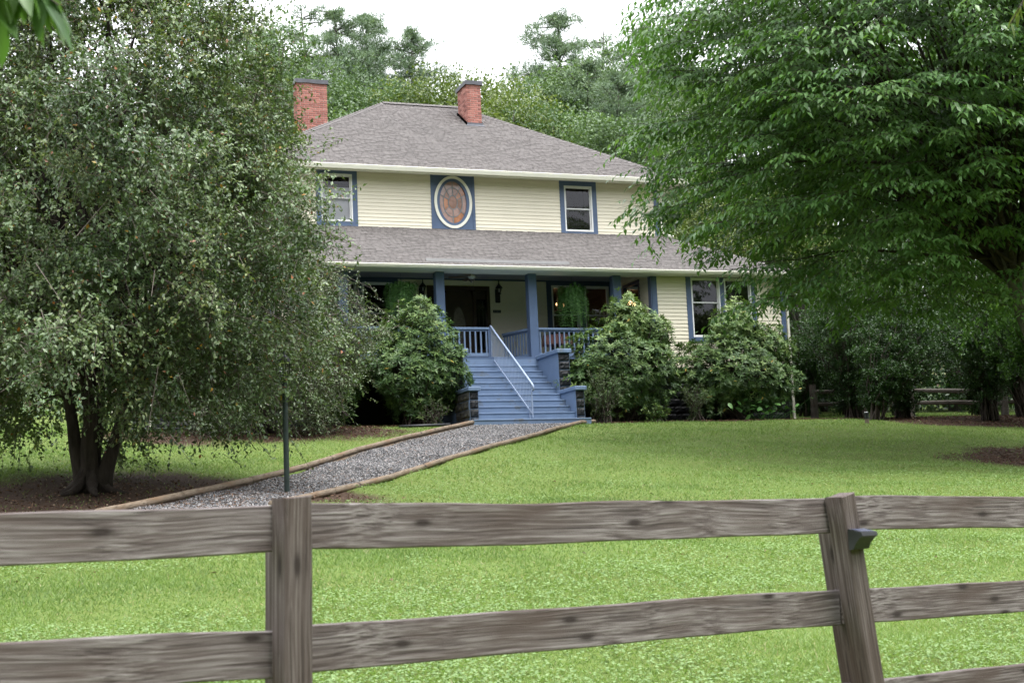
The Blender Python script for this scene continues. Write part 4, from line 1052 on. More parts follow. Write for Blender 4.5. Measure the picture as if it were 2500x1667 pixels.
# leaf litter under the crabapple and mulch chips on the beds
x, y, d = scatter_lawn(60000, .6, 12, 46, lambda x, y: np.clip(soil(x, y) - .12, 0, 1) * .9 + .0045)
n = len(x)
co, tr, rr = leaves(np.c_[x, y, G(x, y) + rng.uniform(.005, .03, n)], np.c_[rng.normal(size=(n, 2)), rng.normal(size=n) * .3], np.c_[rng.normal(size=(n, 2)) * .5, np.ones(n)], rng.uniform(.03, .07, n), rng.uniform(.015, .035, n), rng.random(n), 'oval', .2, .1)
li = meshobj('leaf_litter', npmesh('leaf_litter', co, tr, M['litter'], rr)); tag(li, 'brown fallen leaves scattered under the trees and beds', 'leaf litter', kind='stuff')
x, y, d = scatter_lawn(90000, .6, 20, 46, lambda x, y: np.clip(soil(x, y) - .3, 0, 1) * (y > -14.3) * ((x > -6) | (y > -6)))
n = len(x)
c2, q2 = sticks(*(lambda p, a: (p - a, p + a))(np.c_[x, y, G(x, y) + rng.uniform(.004, .03, n)], unit(np.c_[rng.normal(size=(n, 2)), rng.normal(size=n) * .2]) * rng.uniform(.015, .05, n)[:, None]), .006, .005, 3)
mu = meshobj('mulch', npmesh('mulch', c2, q2, M['mulchchip'], np.repeat(rng.random(n), 3))); tag(mu, 'reddish brown wood mulch on the beds and bare patches', 'mulch', kind='stuff')

n = 5200; t_ = rng.random(n); kk = (22 + t_ * 28).astype(int); v = rng.random(n)[:, None]; xy = _pl[kk] * (1 - v) + _pr[kk] * v + rng.normal(size=(n, 2)) * .12
ok = rng.random(n) < np.clip(1.15 - np.hypot(xy[:, 0] + 11.6, xy[:, 1] + 14.6) / 4.2, 0, 1); xy = xy[ok]; n = len(xy)
co, tr, rr = leaves(np.c_[xy, G(*xy.T) + rng.uniform(.035, .05, n)], np.c_[rng.normal(size=(n, 2)), rng.normal(size=n) * .25], np.c_[rng.normal(size=(n, 2)) * .4, np.ones(n)], rng.uniform(.025, .055, n), rng.uniform(.014, .03, n), rng.random(n) * .8, 'oval', .2, .1)
tag(meshobj('path_litter', npmesh('path_litter', co, tr, M['litter'], rr)), 'dry leaves fallen on the shaded lower end of the gravel path', 'leaf litter', kind='stuff')

# ------------------------------------------------------------------ trees
def lump(a, z, seed, k=.16):
    return 1 + k * (np.sin(3 * a + 1.1 * z + seed) * .6 + np.sin(5 * a - 1.9 * z + 2 * seed) * .45 + np.sin(2 * z + seed * 3 + a) * .4)
def bez(p0, p1, p2, n):
    t = np.linspace(0, 1, n)[:, None]; return (1 - t) ** 2 * p0 + 2 * t * (1 - t) * p1 + t * t * p2
def crab_tree(base, prof, H, stems, nclump, ntwig, nleaf, leaf, mat, seed, label, trunk_r=.22, holes=None, droop=.16, berries=0):
    """round-headed fruit tree: several stems, a crown of twigs crowded with small oval leaves"""
    global rng
    rng = np.random.default_rng(seed)
    bz = float(G(*base)) ; B0 = np.array([base[0], base[1], bz])
    root = empty('crabapple_tree', tuple(B0)); OFF[root.name] = (0, 0, 0)
    tr = MB()
    # flared root crown
    stem_nodes = []
    for (dx, dy, h, r0) in stems:
        top = np.array([dx, dy, h]); mid = np.array([dx * .32, dy * .32, h * .45]); p = bez(np.array([dx * .10, dy * .10, -.08]), mid, top, 9)
        p[2:-1] += rng.normal(size=(6, 3)) * .025
        rad = np.linspace(r0, r0 * .32, 9); rad[0] *= 1.5; rad[1] *= 1.12
        tr.tube(p, list(rad), 9); stem_nodes.append(p)
    for k in range(7):
        a = k * .9 + .3; c, s = math.cos(a), math.sin(a)
        tr.tube([(c * .06, s * .06, .34), (c * .17, s * .17, .10), (c * .34, s * .34, .0), (c * .62, s * .62, -.07)], [.10, .10, .06, .03], 6)
    tr.build('trunk', M['bark'], root, True)
    # clumps through the crown
    zs = np.array([q[0] for q in prof]); rs = np.array([q[1] for q in prof])
    cc = []
    while len(cc) < nclump:
        z = rng.uniform(zs[0], zs[-1]); r = np.interp(z, zs, rs)
        if rng.random() > (r + .3) / (rs.max() + .3): continue
        a = rng.uniform(0, 2 * np.pi); f = 1 - .62 * rng.random() ** 1.7
        rr = r * f * float(lump(a, z, seed, .22)); p = np.array([rr * math.cos(a), rr * math.sin(a), z])
        if holes and any(np.linalg.norm((p - np.array(h[:3])) / np.array(h[3:])) < 1 for h in holes): continue
        cc.append(p)
    cc = np.array(cc)
    lim = MB()
    for p in cc[:: 5]:
        st = stem_nodes[rng.integers(len(stem_nodes))]; s0 = st[rng.integers(4, 9)]
        if p[2] < s0[2] * .5: s0 = st[4]
        m = (s0 + p) / 2 + np.array([0, 0, .25 + .25 * np.linalg.norm(p - s0) * .5])
        q = bez(s0, m, p, 7); q[1:-1] += rng.normal(size=(5, 3)) * .05
        L = np.linalg.norm(p - s0); lim.tube(q, list(np.linspace(.008 + .006 * L, .004, 7)), 5, False)
    lim.build('branches', M['bark'], root, True)
    # twigs and leaves
    C_ = np.repeat(cc, ntwig, 0); n = len(C_)
    rad = unit(C_ * np.array([1, 1, .35]) - np.array([0, 0, H * .18]))
    S0 = C_ + rng.normal(size=(n, 3)) * np.array([.27, .27, .20]) * np.repeat(rng.uniform(.6, 1.35, len(cc)), ntwig)[:, None]
    D = unit(rad * .75 + rng.normal(size=(n, 3)) * .6 + np.array([0, 0, -droop]) + np.array([0, 0, 1.]) * np.clip((C_[:, 2:3] - H * .62) / H, 0, 1) * 2.2)
    L = rng.uniform(.22, .55, n)
    t = (np.arange(nleaf) + .6) / nleaf
    P = S0[:, None] + D[:, None] * (L[:, None] * t[None])[..., None] + np.array([0, 0, -1.]) * (L[:, None] * t[None] ** 2 * .22)[..., None]
    m = n * nleaf; P = P.reshape(-1, 3) + rng.normal(size=(m, 3)) * .018
    A_ = np.repeat(D, nleaf, 0) * .45 + rng.normal(size=(m, 3)) * .65 + np.array([0, 0, -.25])
    N3 = rng.normal(size=(m, 3)) * .36 + np.array([0, 0, 1.0]) + np.repeat(rad, nleaf, 0) * .55
    ll = rng.uniform(.7, 1.2, m) * leaf
    clb = np.repeat(np.clip(rng.normal(.45, .19, len(cc)), .1, .85), ntwig * nleaf)
    rn = np.clip(clb + rng.normal(0, .16, m), 0, .94); q = rng.random(m); rn = np.where(q < .012, rng.uniform(.955, 1.0, m), rn)
    co, trs, rr = leaves(P, A_, N3, ll, ll * rng.uniform(.48, .62, m), rn, 'oval', .14, .12)
    tag(meshobj('crown', npmesh('crown', co, trs, mat, rr), root), kind='stuff')
    sel = rng.random(n) < .6
    c2, q2 = sticks(S0[sel] - D[sel] * .12, S0[sel] + D[sel] * L[sel, None] * .96 - np.array([0, 0, .2]) * L[sel, None], .0055, .002, 3)
    # a few long bare grey shoots
    k = 160; a = rng.uniform(0, 6.28, k); z = rng.uniform(zs[0] + .3, H, k); r = np.interp(z, zs, rs) * rng.uniform(.8, 1.02, k)
    s0 = np.c_[r * np.cos(a), r * np.sin(a), z]; dd = unit(np.c_[np.cos(a) * .5, np.sin(a) * .5, rng.normal(size=k) * .8] + rng.normal(size=(k, 3)) * .35)
    c3, q3 = sticks(s0, s0 + dd * rng.uniform(.4, 1.0, k)[:, None], .009, .003, 4)
    tag(meshobj('twigs', npmesh('twigs', np.concatenate([c2, c3]), np.concatenate([q2, q3 + len(c2)]), M['twig']), root), kind='stuff')
    if berries:
        j = rng.integers(0, m, berries); pb_ = P[j] + rng.normal(size=(berries, 3)) * .02 - np.array([0, 0, .02]); s = rng.uniform(.008, .013, berries)[:, None]
        e = np.eye(3); oc8 = np.stack([pb_ + e[0] * s, pb_ - e[0] * s, pb_ + e[1] * s, pb_ - e[1] * s, pb_ + e[2] * s, pb_ - e[2] * s], 1)
        tag(meshobj('fruit', npmesh('fruit', oc8.reshape(-1, 3), (np.arange(berries)[:, None, None] * 6 + t8[None]).reshape(-1, 3), M['berry'], np.repeat(rng.random(berries), 8)), root), kind='stuff')
    return tag(root, label, 'tree', 'crabapple trees left of the path')
# axes at the trunk: screen-right is (cos20, -sin20) of the camera; stems spread left, up and right as in the photo
sr = np.array([CR[0], CR[1]]); 
def sdir(r, d): v = sr * r + np.array([-sr[1], sr[0]]) * d; return float(v[0]), float(v[1])
stems1 = [(*sdir(-.85, .15), 2.9, .12), (*sdir(.02, -.2), 3.4, .135), (*sdir(1.45, .05), 3.0, .115), (*sdir(.25, .7), 3.2, .09)]
holes1 = [(*sdir(.05, -2.2), 1.1, 1.0, 1.0, .75), (*sdir(.0, -3.3), .75, .9, .9, .65)]
crab_tree(TRUNK1, [(1.0, 2.3), (1.3, 2.9), (2.0, 3.15), (3.2, 3.2), (4.5, 3.05), (5.6, 2.8), (6.6, 2.5), (7.4, 2.2), (8.4, 1.6), (9.4, .4)], 9.4, stems1, 520, 40, 13, .074, M['crab_leaf'], 101,
          'large crabapple tree with forked dark trunk standing in leaf litter on the left', holes=holes1, berries=2600)
stems2 = [(-.5, .2, 2.6, .10), (.5, -.2, 2.8, .11), (.1, .6, 3.0, .09)]
crab_tree((-8.0, -4.0), [(.3, 1.45), (.9, 1.85), (1.8, 2.05), (2.8, 1.9), (3.6, 1.55), (4.4, 1.05), (5.3, .7), (6.3, .45), (7.2, .25), (7.7, .1)], 7.9, stems2, 270, 40, 15, .054, M['crab_leaf2'], 202,
          'fine-leaved greyish crabapple tree drooping in front of the house corner, behind the lamp post', droop=.4)

# large spreading tree on the right
def spreading_tree(seed=31):
    global rng
    rng = np.random.default_rng(seed)
    bx, by = 6.35, -12.65; bz = float(G(bx, by)); root = empty('spreading_tree', (bx, by, bz)); OFF[root.name] = (0, 0, 0)
    toL = np.array([-sr[0], -sr[1], 0.])                         # towards the left of the photo
    tk = MB(); top = toL * 1.5 + np.array([0, 0, 6.6])
    p = bez(np.zeros(3) - np.array([0, 0, .1]), toL * .55 + np.array([0, 0, 3.1]), top, 12); p[2:-1] += rng.normal(size=(9, 3)) * .02
    rad = np.linspace(.21, .12, 12); rad[0] = .32; rad[1] = .24
    tk.tube(p, list(rad), 12)
    tk.build('trunk', M['bark_grey'], root, True)
    cen = toL * 2.1 + np.array([0, 0, 8.3])
    n = 2900; S0 = []; D = []
    lb = MB(); tips = []
    fw = np.array([CF[0], CF[1], 0.]); fw /= np.linalg.norm(fw)
    while len(S0) < n:
        v = unit(rng.normal(size=3)); a = math.atan2(v[1], v[0])
        f = 1 - .65 * rng.random() ** 1.5
        e = np.array([5.3, 5.3, 4.7 if v[2] > 0 else 5.9]) * f * float(lump(a, v[2] * 5, 2.7, .10)); q = v * e
        if q[2] < -5.6 - .3 * math.sin(a * 3): continue
        q[2] *= .86
        if q[2] > 3.2 and rng.random() < .55: continue
        # flat layers
        q[2] = round(q[2] / .75) * .75 + rng.normal() * .18 - .016 * (q[0] ** 2 + q[1] ** 2)
        S0.append(cen + q); h = np.array([v[0], v[1], 0]); D.append(h + rng.normal(size=3) * np.array([.35, .35, .10]) + np.array([0, 0, -.12]))
    S0 = np.array(S0); D = unit(np.array(D))
    for j in rng.choice(n, 120, replace=False):
        s0 = p[rng.integers(6, 12)]; m = (s0 + S0[j]) / 2 + np.array([0, 0, .35]); q = bez(s0, m, S0[j], 8); q[1:-1] += rng.normal(size=(6, 3)) * .06
        lb.tube(q, list(np.linspace(.012 + .007 * np.linalg.norm(S0[j] - s0), .006, 8)), 5, False)
    lb.build('branches', M['bark'], root, True)
    # each spray: a main shoot and side shoots, leaves two-ranked and hanging
    Ls = rng.uniform(.9, 1.6, n); side = unit(np.cross(D, np.array([[0, 0, 1.]])))
    ST, DT, LT = [S0 + D * Ls[:, None] * .45], [D], [Ls * .6]
    for k in range(6):
        t = .12 + .13 * k; sg = 1 if k % 2 else -1
        ST.append(S0 + D * (Ls * t)[:, None]); DT.append(unit(D * .75 + side * sg * .75 + rng.normal(size=(n, 3)) * .16)); LT.append(Ls * rng.uniform(.28, .5, n))
    tw0 = np.concatenate(ST); twd = np.concatenate(DT); twl = np.concatenate(LT); T = len(tw0); nl = 7
    t = (np.arange(nl) + .7) / nl
    P = tw0[:, None] + twd[:, None] * (twl[:, None] * t)[..., None] + np.array([0, 0, -1.]) * (twl[:, None] * t ** 2 * .28)[..., None]
    m = T * nl; P = P.reshape(-1, 3)
    dd = np.repeat(twd, nl, 0); ss = unit(np.cross(dd, np.array([[0, 0, 1.]]))); sg = np.tile(np.where(np.arange(nl) % 2, 1., -1.), T)[:, None]
    A_ = dd * .62 + ss * sg * .62 + np.array([0, 0, -.42]) + rng.normal(size=(m, 3)) * .14
    N3 = np.array([0, 0, 1.]) + rng.normal(size=(m, 3)) * .22 + dd * .15
    ll = rng.uniform(.75, 1.15, m) * .17
    shade = np.repeat(np.tile(np.clip(rng.normal(.5, .14, n), .1, .9), 7), nl)
    rn = np.clip(shade + rng.normal(0, .14, m), 0, 1)
    keep = rng.random(m) < .97
    co, trs, rr = leaves(P[keep], A_[keep], N3[keep], ll[keep], ll[keep] * .40, rn[keep], 'leaf4', .12, .22)
    tag(meshobj('crown', npmesh('crown', co, trs, M['tree_leaf'], rr), root), kind='stuff')
    c2, q2 = sticks(S0, S0 + D * Ls[:, None] * .95, .008, .003, 3); c3, q3 = sticks(tw0[n:], tw0[n:] + twd[n:] * twl[n:, None] * .9 - np.array([0, 0, .2]) * twl[n:, None], .004, .002, 3)
    tag(meshobj('twigs', npmesh('twigs', np.concatenate([c2, c3]), np.concatenate([q2, q3 + len(c2)]), M['twig_dark']), root), kind='stuff')
    return tag(root, 'large spreading broadleaf tree with layered drooping sprays filling the upper right', 'tree')
spreading_tree()

# rhododendrons: whorls of long leaves on a lumpy head
def rhododendron(base, rx, ry, h, n, seed, label, peaks=(), under=.7):
    n = int(n * 1.5)
    global rng
    rng = np.random.default_rng(seed)
    bz = float(G(*base)); root = empty('rhododendron', (base[0], base[1], bz)); OFF[root.name] = (0, 0, 0)
    W0, WN = [], []
    allp = [(0, 0, h * .47, rx, ry, h * .53, 1.0)] + list(peaks)
    tot = sum(q[3] * q[5] * q[6] for q in allp)
    for (px, py, pz, ax_, ay_, az_, w) in allp:
        k = int(n * ax_ * az_ * w / tot)
        v = rand_dirs(k * 2); v = v[v[:, 2] > -.75][:k]; a = np.arctan2(v[:, 1], v[:, 0])
        r = (1 - .5 * rng.random(len(v)) ** 2.2) * lump(a, v[:, 2] * 3, seed, .2)
        q_ = v * np.array([ax_, ay_, az_]) * r[:, None] + np.array([px, py, pz])
        if under: q_[:, :2] *= np.clip(under + (1 - under) * q_[:, 2:3] / (h * .42), under, 1)
        W0.append(q_); WN.append(unit(v / np.array([ax_, ay_, az_]) + np.array([0, 0, .55]) + rng.normal(size=v.shape) * .25))
    W0 = np.concatenate(W0); WN = np.concatenate(WN); ok = W0[:, 2] > .12; W0, WN = W0[ok], WN[ok]; k = len(W0); nl = 10
    x_ = unit(np.cross(WN, rand_dirs(k))); y_ = np.cross(WN, x_)
    t = 2 * np.pi * np.arange(nl) / nl * 1.02
    el = rng.uniform(.0, .75, (k, nl, 1))
    A_ = (x_[:, None] * np.cos(t)[None, :, None] + y_[:, None] * np.sin(t)[None, :, None]) * np.cos(el) + WN[:, None] * np.sin(el) + rng.normal(size=(k, nl, 3)) * .12
    A_ = A_.reshape(-1, 3); N3 = np.repeat(WN, nl, 0) - A_ * .3; P = np.repeat(W0, nl, 0) + rng.normal(size=(k * nl, 3)) * .012
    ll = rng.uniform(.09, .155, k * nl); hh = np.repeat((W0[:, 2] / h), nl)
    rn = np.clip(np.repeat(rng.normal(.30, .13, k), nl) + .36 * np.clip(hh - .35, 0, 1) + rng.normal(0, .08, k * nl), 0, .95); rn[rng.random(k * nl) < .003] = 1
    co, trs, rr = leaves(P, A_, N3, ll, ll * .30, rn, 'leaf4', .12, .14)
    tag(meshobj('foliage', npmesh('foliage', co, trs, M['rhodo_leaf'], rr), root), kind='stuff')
    lb = MB()
    for j in rng.choice(k, min(k, 90), replace=False):
        s0 = np.array([rng.normal() * .18, rng.normal() * .12, 0]); m = np.array([W0[j][0] * .45, W0[j][1] * .45, W0[j][2] * .55]); q = bez(s0, m, W0[j], 6)
        lb.tube(q, list(np.linspace(.030, .006, 6)), 5, False)
    lb.build('stems', M['twig_dark'], root, True)
    return tag(root, label, 'rhododendron', 'rhododendrons along the house front')
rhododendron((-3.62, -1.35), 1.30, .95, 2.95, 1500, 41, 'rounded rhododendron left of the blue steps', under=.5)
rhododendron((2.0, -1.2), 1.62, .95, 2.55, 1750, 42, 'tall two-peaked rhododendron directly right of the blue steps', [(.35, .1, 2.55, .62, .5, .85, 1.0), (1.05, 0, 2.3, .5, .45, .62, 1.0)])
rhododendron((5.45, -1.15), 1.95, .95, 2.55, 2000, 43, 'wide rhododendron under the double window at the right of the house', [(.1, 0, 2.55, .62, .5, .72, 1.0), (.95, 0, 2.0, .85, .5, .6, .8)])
rhododendron((-6.1, -1.4), 1.2, .9, 2.2, 700, 44, 'rhododendron half hidden behind the drooping crabapple, left of the rounded one')

def fine_shrub(base, rx, ry, h, n, leaf, mat, seed, label, group=None, name='shrub', lean=(0, 0), stems=26, dens_low=.1, stem_mat='twig_dark'):
    global rng
    rng = np.random.default_rng(seed)
    bz = float(G(*base)); root = empty(name, (base[0], base[1], bz)); OFF[root.name] = (0, 0, 0)
    nst = stems; lb = MB(); P, A_ = [], []
    per = n // (nst * 9)
    for i in range(nst):
        a = rng.uniform(0, 6.28); f = rng.random() ** .5; end = np.array([rx * f * math.cos(a) + lean[0], ry * f * math.sin(a) + lean[1], h * (1 - .45 * f ** 2) * rng.uniform(.75, 1.05)])
        mid = np.array([end[0] * .3, end[1] * .3, end[2] * .65]); s0 = np.array([rng.normal() * .1, rng.normal() * .1, 0]); q = bez(s0, mid, end, 10); q[2:] += rng.normal(size=(8, 3)) * .02 * h
        lb.tube(q, list(np.linspace(.014 + .004 * h, .003, 10)), 4, False)
        for k in range(9):
            o = q[rng.integers(int(1 + 8 * dens_low), 10)]; d = unit(rng.normal(size=3) + np.array([math.cos(a) * .7, math.sin(a) * .7, .35])); L = rng.uniform(.15, .34) * h * .42
            t = rng.random(per)[:, None]; P.append(o + d * L * t + rng.normal(size=(per, 3)) * .022 * h * .5); A_.append(d * .6 + rng.normal(size=(per, 3)) * .7)
            lb.tube([o, o + d * L], [.004, .0015], 3, False)
    P = np.concatenate(P); A_ = np.concatenate(A_); m = len(P); ok = P[:, 2] > .03; P, A_ = P[ok], A_[ok]; m = len(P)
    ll = rng.uniform(.7, 1.25, m) * leaf
    co, trs, rr = leaves(P, A_, rng.normal(size=(m, 3)) * .5 + np.array([0, 0, 1.]), ll, ll * .52, np.clip(rng.normal(.45, .2, m) + .25 * (P[:, 2] / h - .5), 0, 1), 'oval', .12, .12)
    tag(meshobj('foliage', npmesh('foliage', co, trs, mat, rr), root), kind='stuff')
    lb.build('stems', M[stem_mat], root, True)
    return tag(root, label, 'shrub', group)
fine_shrub((1.05, -2.2), .72, .5, 1.45, 5200, .036, M['fine_leaf'], 51, 'small-leaved upright shrub beside the right pier of the steps')
fine_shrub((3.75, -1.95), .50, .4, 1.15, 3600, .034, M['fine_leaf'], 52, 'low small-leaved shrub at the foot of the wide rhododendron')
fine_shrub((-3.55, -2.6), .42, .35, .72, 1500, .030, M['fine_leaf'], 53, 'small light green shrub at the left foot of the steps', stems=18)
fine_shrub((2.6, -2.0), .45, .3, .5, 500, .09, M['rhodo_leaf'], 54, 'low dark seedling rhododendron between the two tall ones', stems=10)
# hydrangea with broad leaves at the foot of the foundation
rng = np.random.default_rng(61)
hy_ = empty('broadleaf_plant', (6.0, -1.75, float(G(6.0, -1.75)))); OFF[hy_.name] = (0, 0, 0)
k = 46; P = np.c_[rng.normal(size=k) * .5, rng.normal(size=k) * .18, rng.uniform(.12, .62, k)]
A_ = np.c_[rng.normal(size=(k, 2)), rng.normal(size=k) * .3 - .2]; N3 = np.c_[rng.normal(size=(k, 2)) * .5 + np.array([0, -.5]), np.ones(k)]
for i in range(k):
    co, trs, rr = leaves(P[i:i + 1], A_[i:i + 1], N3[i:i + 1], rng.uniform(.14, .22, 1), rng.uniform(.10, .15, 1), rng.uniform(.35, .8, 1), 'long', .1, .2)
    meshobj('leaf', npmesh('leaf', co, trs, M['fern_leaf'], rr), hy_)
mb = MB()
for q in P: mb.tube([(q[0] * .3, q[1] * .3, -.02), (q[0] * .8, q[1] * .8, q[2] * .7), q], .004, 4, False)
mb.build('stems', M['fern_leaf'], hy_)
tag(hy_, 'broad-leaved light green plant low against the black foundation blocks', 'plant')

# shaded shrubs on the right
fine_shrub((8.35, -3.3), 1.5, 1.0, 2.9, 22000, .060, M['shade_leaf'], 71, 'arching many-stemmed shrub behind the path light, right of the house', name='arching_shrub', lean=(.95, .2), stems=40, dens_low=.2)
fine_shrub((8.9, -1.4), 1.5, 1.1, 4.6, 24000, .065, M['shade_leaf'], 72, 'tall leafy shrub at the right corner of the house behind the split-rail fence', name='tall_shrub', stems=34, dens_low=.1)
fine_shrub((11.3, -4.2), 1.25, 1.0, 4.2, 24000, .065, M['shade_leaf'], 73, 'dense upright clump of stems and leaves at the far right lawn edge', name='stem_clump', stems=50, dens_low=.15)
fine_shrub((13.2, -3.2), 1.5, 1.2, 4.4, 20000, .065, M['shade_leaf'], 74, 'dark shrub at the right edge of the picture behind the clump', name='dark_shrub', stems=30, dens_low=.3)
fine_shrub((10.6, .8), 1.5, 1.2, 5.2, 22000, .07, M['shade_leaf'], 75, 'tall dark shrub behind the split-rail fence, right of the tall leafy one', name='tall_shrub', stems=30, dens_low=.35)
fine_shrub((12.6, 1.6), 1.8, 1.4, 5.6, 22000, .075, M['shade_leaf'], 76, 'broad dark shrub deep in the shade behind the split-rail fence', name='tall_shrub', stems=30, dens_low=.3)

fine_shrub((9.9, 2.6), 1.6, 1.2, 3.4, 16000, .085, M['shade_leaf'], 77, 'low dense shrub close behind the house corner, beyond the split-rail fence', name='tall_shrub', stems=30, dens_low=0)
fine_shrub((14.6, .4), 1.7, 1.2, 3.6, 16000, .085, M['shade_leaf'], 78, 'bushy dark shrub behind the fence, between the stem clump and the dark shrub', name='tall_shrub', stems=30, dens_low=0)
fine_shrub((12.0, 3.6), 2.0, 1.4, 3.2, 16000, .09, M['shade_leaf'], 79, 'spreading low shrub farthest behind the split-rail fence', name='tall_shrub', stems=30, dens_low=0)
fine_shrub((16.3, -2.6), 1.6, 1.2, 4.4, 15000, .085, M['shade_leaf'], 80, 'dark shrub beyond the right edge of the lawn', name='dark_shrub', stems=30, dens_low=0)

fine_shrub((11.6, -6.6), 2.3, 1.8, 5.6, 21000, .105, M['tree_leaf'], 81, 'young broad-leaved tree at the right edge, in front of the stem clump', name='young_tree', stems=30, dens_low=.55)
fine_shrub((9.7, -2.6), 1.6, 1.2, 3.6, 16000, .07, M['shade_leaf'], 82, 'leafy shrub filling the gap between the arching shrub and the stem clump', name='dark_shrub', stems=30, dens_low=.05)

# ------------------------------------------------------------------ wood behind the house
def pine_mesh(seed, H, R, first, nwh, sparse=1.0):
    r = np.random.default_rng(seed); tk = MB(); n = 9
    pts = [(.25 * math.sin(i * .8 + seed) * i / n, .2 * math.cos(i * .7 + seed) * i / n, H * i / n) for i in range(n + 1)]
    tk.tube(pts, list(np.linspace(H * .013 + .06, .03, n + 1)), 7)
    P, A = [], []; b0, b1 = [], []
    for w in range(nwh):
        f = first + (1 - first) * w / (nwh - 1); z = H * f
        Lb = R * (1 - ((f - first) / (1 - first)) ** 2.8) * r.uniform(.65, 1.1) + .55
        for k in range(r.integers(6, 10)):
            if r.random() > sparse: continue
            z = H * min(.985, f + r.normal() * .014)
            a = r.uniform(0, 6.28); h = np.array([math.cos(a), math.sin(a), 0]); L = Lb * r.uniform(.6, 1.15); up = r.uniform(-.12, .42)
            base = np.array([0, 0, z]) + np.array(pts[int(f * n)]) * np.array([1, 1, 0]); end = base + h * L + np.array([0, 0, up * L])
            b0.append(base); b1.append(end)
            m = max(5, int(L * 8)); t = r.uniform(.1, 1.05, m)[:, None] ** .8; side = np.cross(h, [0, 0, 1.])
            c = base + (end - base) * t + side * (r.normal(size=(m, 1)) * .24 * L * (.3 + t)) + np.array([0, 0, 1.]) * r.normal(size=(m, 1)) * .14
            nb = 18; d = unit(r.normal(size=(m, nb, 3)) + h * .5 + np.array([0, 0, .65])); P.append(np.repeat(c, nb, 0) + r.normal(size=(m * nb, 3)) * .09); A.append(d.reshape(-1, 3))
    P, A = np.concatenate(P), np.concatenate(A); m = len(P)
    clb = np.repeat(np.clip(r.normal(.5, .18, m // 18 + 1), 0, 1), 18)[:m]
    co, tr, rn = leaves(P, A, r.normal(size=(m, 3)), r.uniform(.22, .42, m), .042, np.clip(clb + r.normal(0, .1, m), 0, 1), 'oval', .0, .05)
    c2, q2 = sticks(np.array(b0), np.array(b1), .055, .015, 4)
    tm = tk.mesh('trunk'); tm.materials.append(M['bark_grey'])
    return tm, npmesh('boughs', c2, q2, M['bark_grey']), npmesh('crown', co, tr, M['needle'], rn)
def broad_mesh(seed, H, R, mat, n=19000, leaf=.165):
    r = np.random.default_rng(seed); tk = MB(); K = 46
    cz = r.uniform(.28, 1.0, K); a = r.uniform(0, 6.28, K); rr = R * np.sqrt(np.clip(1 - ((cz - .58) / .44) ** 2, .05, 1)) * np.sqrt(r.random(K)) * .85
    c = np.c_[rr * np.cos(a), rr * np.sin(a), cz * H * .93]; br = r.uniform(.20, .36, K) * R
    tk.tube([(0, 0, -.5), (.1, .05, H * .3), (-.1, .1, H * .6), (0, 0, H * .85)], [H * .018 + .05, H * .014 + .03, H * .009, .04], 7)
    for q in c[::2]: tk.tube(bez(np.array([0, 0, H * .3 * r.uniform(.7, 1.4)]), np.array([q[0] * .4, q[1] * .4, q[2] * .75]), q, 5), [.12, .09, .07, .05, .02], 5, False)
    j = r.integers(0, K, n); v = unit(r.normal(size=(n, 3))); P = c[j] + v * (br[j] * (1 - .5 * r.random(n) ** 2))[:, None] * np.array([1, 1, .8])
    sh = np.clip(r.normal(.45, .14, K), .1, .9)[j]
    co, tr, rn = leaves(P, r.normal(size=(n, 3)) + np.array([0, 0, -.3]), v * .6 + np.array([0, 0, .8]) + r.normal(size=(n, 3)) * .4, r.uniform(.7, 1.3, n) * leaf, r.uniform(.5, .8, n) * leaf, np.clip(sh + r.normal(0, .13, n), 0, 1), 'oval', .1, .1)
    tm = tk.mesh('trunk'); tm.materials.append(M['bark_grey'])
    return tm, None, npmesh('crown', co, tr, mat, rn)
PINES = [pine_mesh(1, 24, 4.0, .40, 20), pine_mesh(2, 24, 3.8, .45, 18, .85), pine_mesh(3, 24, 3.2, .5, 13, .5), pine_mesh(4, 24, 4.4, .35, 21)]
BROAD = [broad_mesh(11, 16, 5.2, M['far_leaf']), broad_mesh(12, 16, 5.0, M['far_leaf']), broad_mesh(13, 14, 4.8, M['far_leaf_y']), broad_mesh(14, 16, 5.6, M['far_leaf'], 22000)]
def wood_tree(kind, v, x, y, H, label, rot=None):
    me = (PINES if kind == 'pine' else BROAD)[v]; h0 = 24 if kind == 'pine' else (14 if v == 2 else 16)
    r = empty('pine_tree' if kind == 'pine' else 'broadleaf_tree', (x, y, float(G(x, y)) - .2)); OFF[r.name] = (0, 0, 0)
    for nm, m_ in zip(('trunk', 'boughs', 'crown'), me):
        if m_ is None: continue
        o = bpy.data.objects.new(nm, m_); COL.objects.link(o); o.parent = r
        if nm != 'trunk': o['kind'] = 'stuff'
    s = H / h0; w = s ** .75; r.scale = (w, w, s); r.rotation_euler = (0, 0, rot if rot is not None else random.uniform(0, 6.28))
    return tag(r, label, 'tree', 'pines behind the house' if kind == 'pine' else 'broadleaf trees of the wood behind the house')
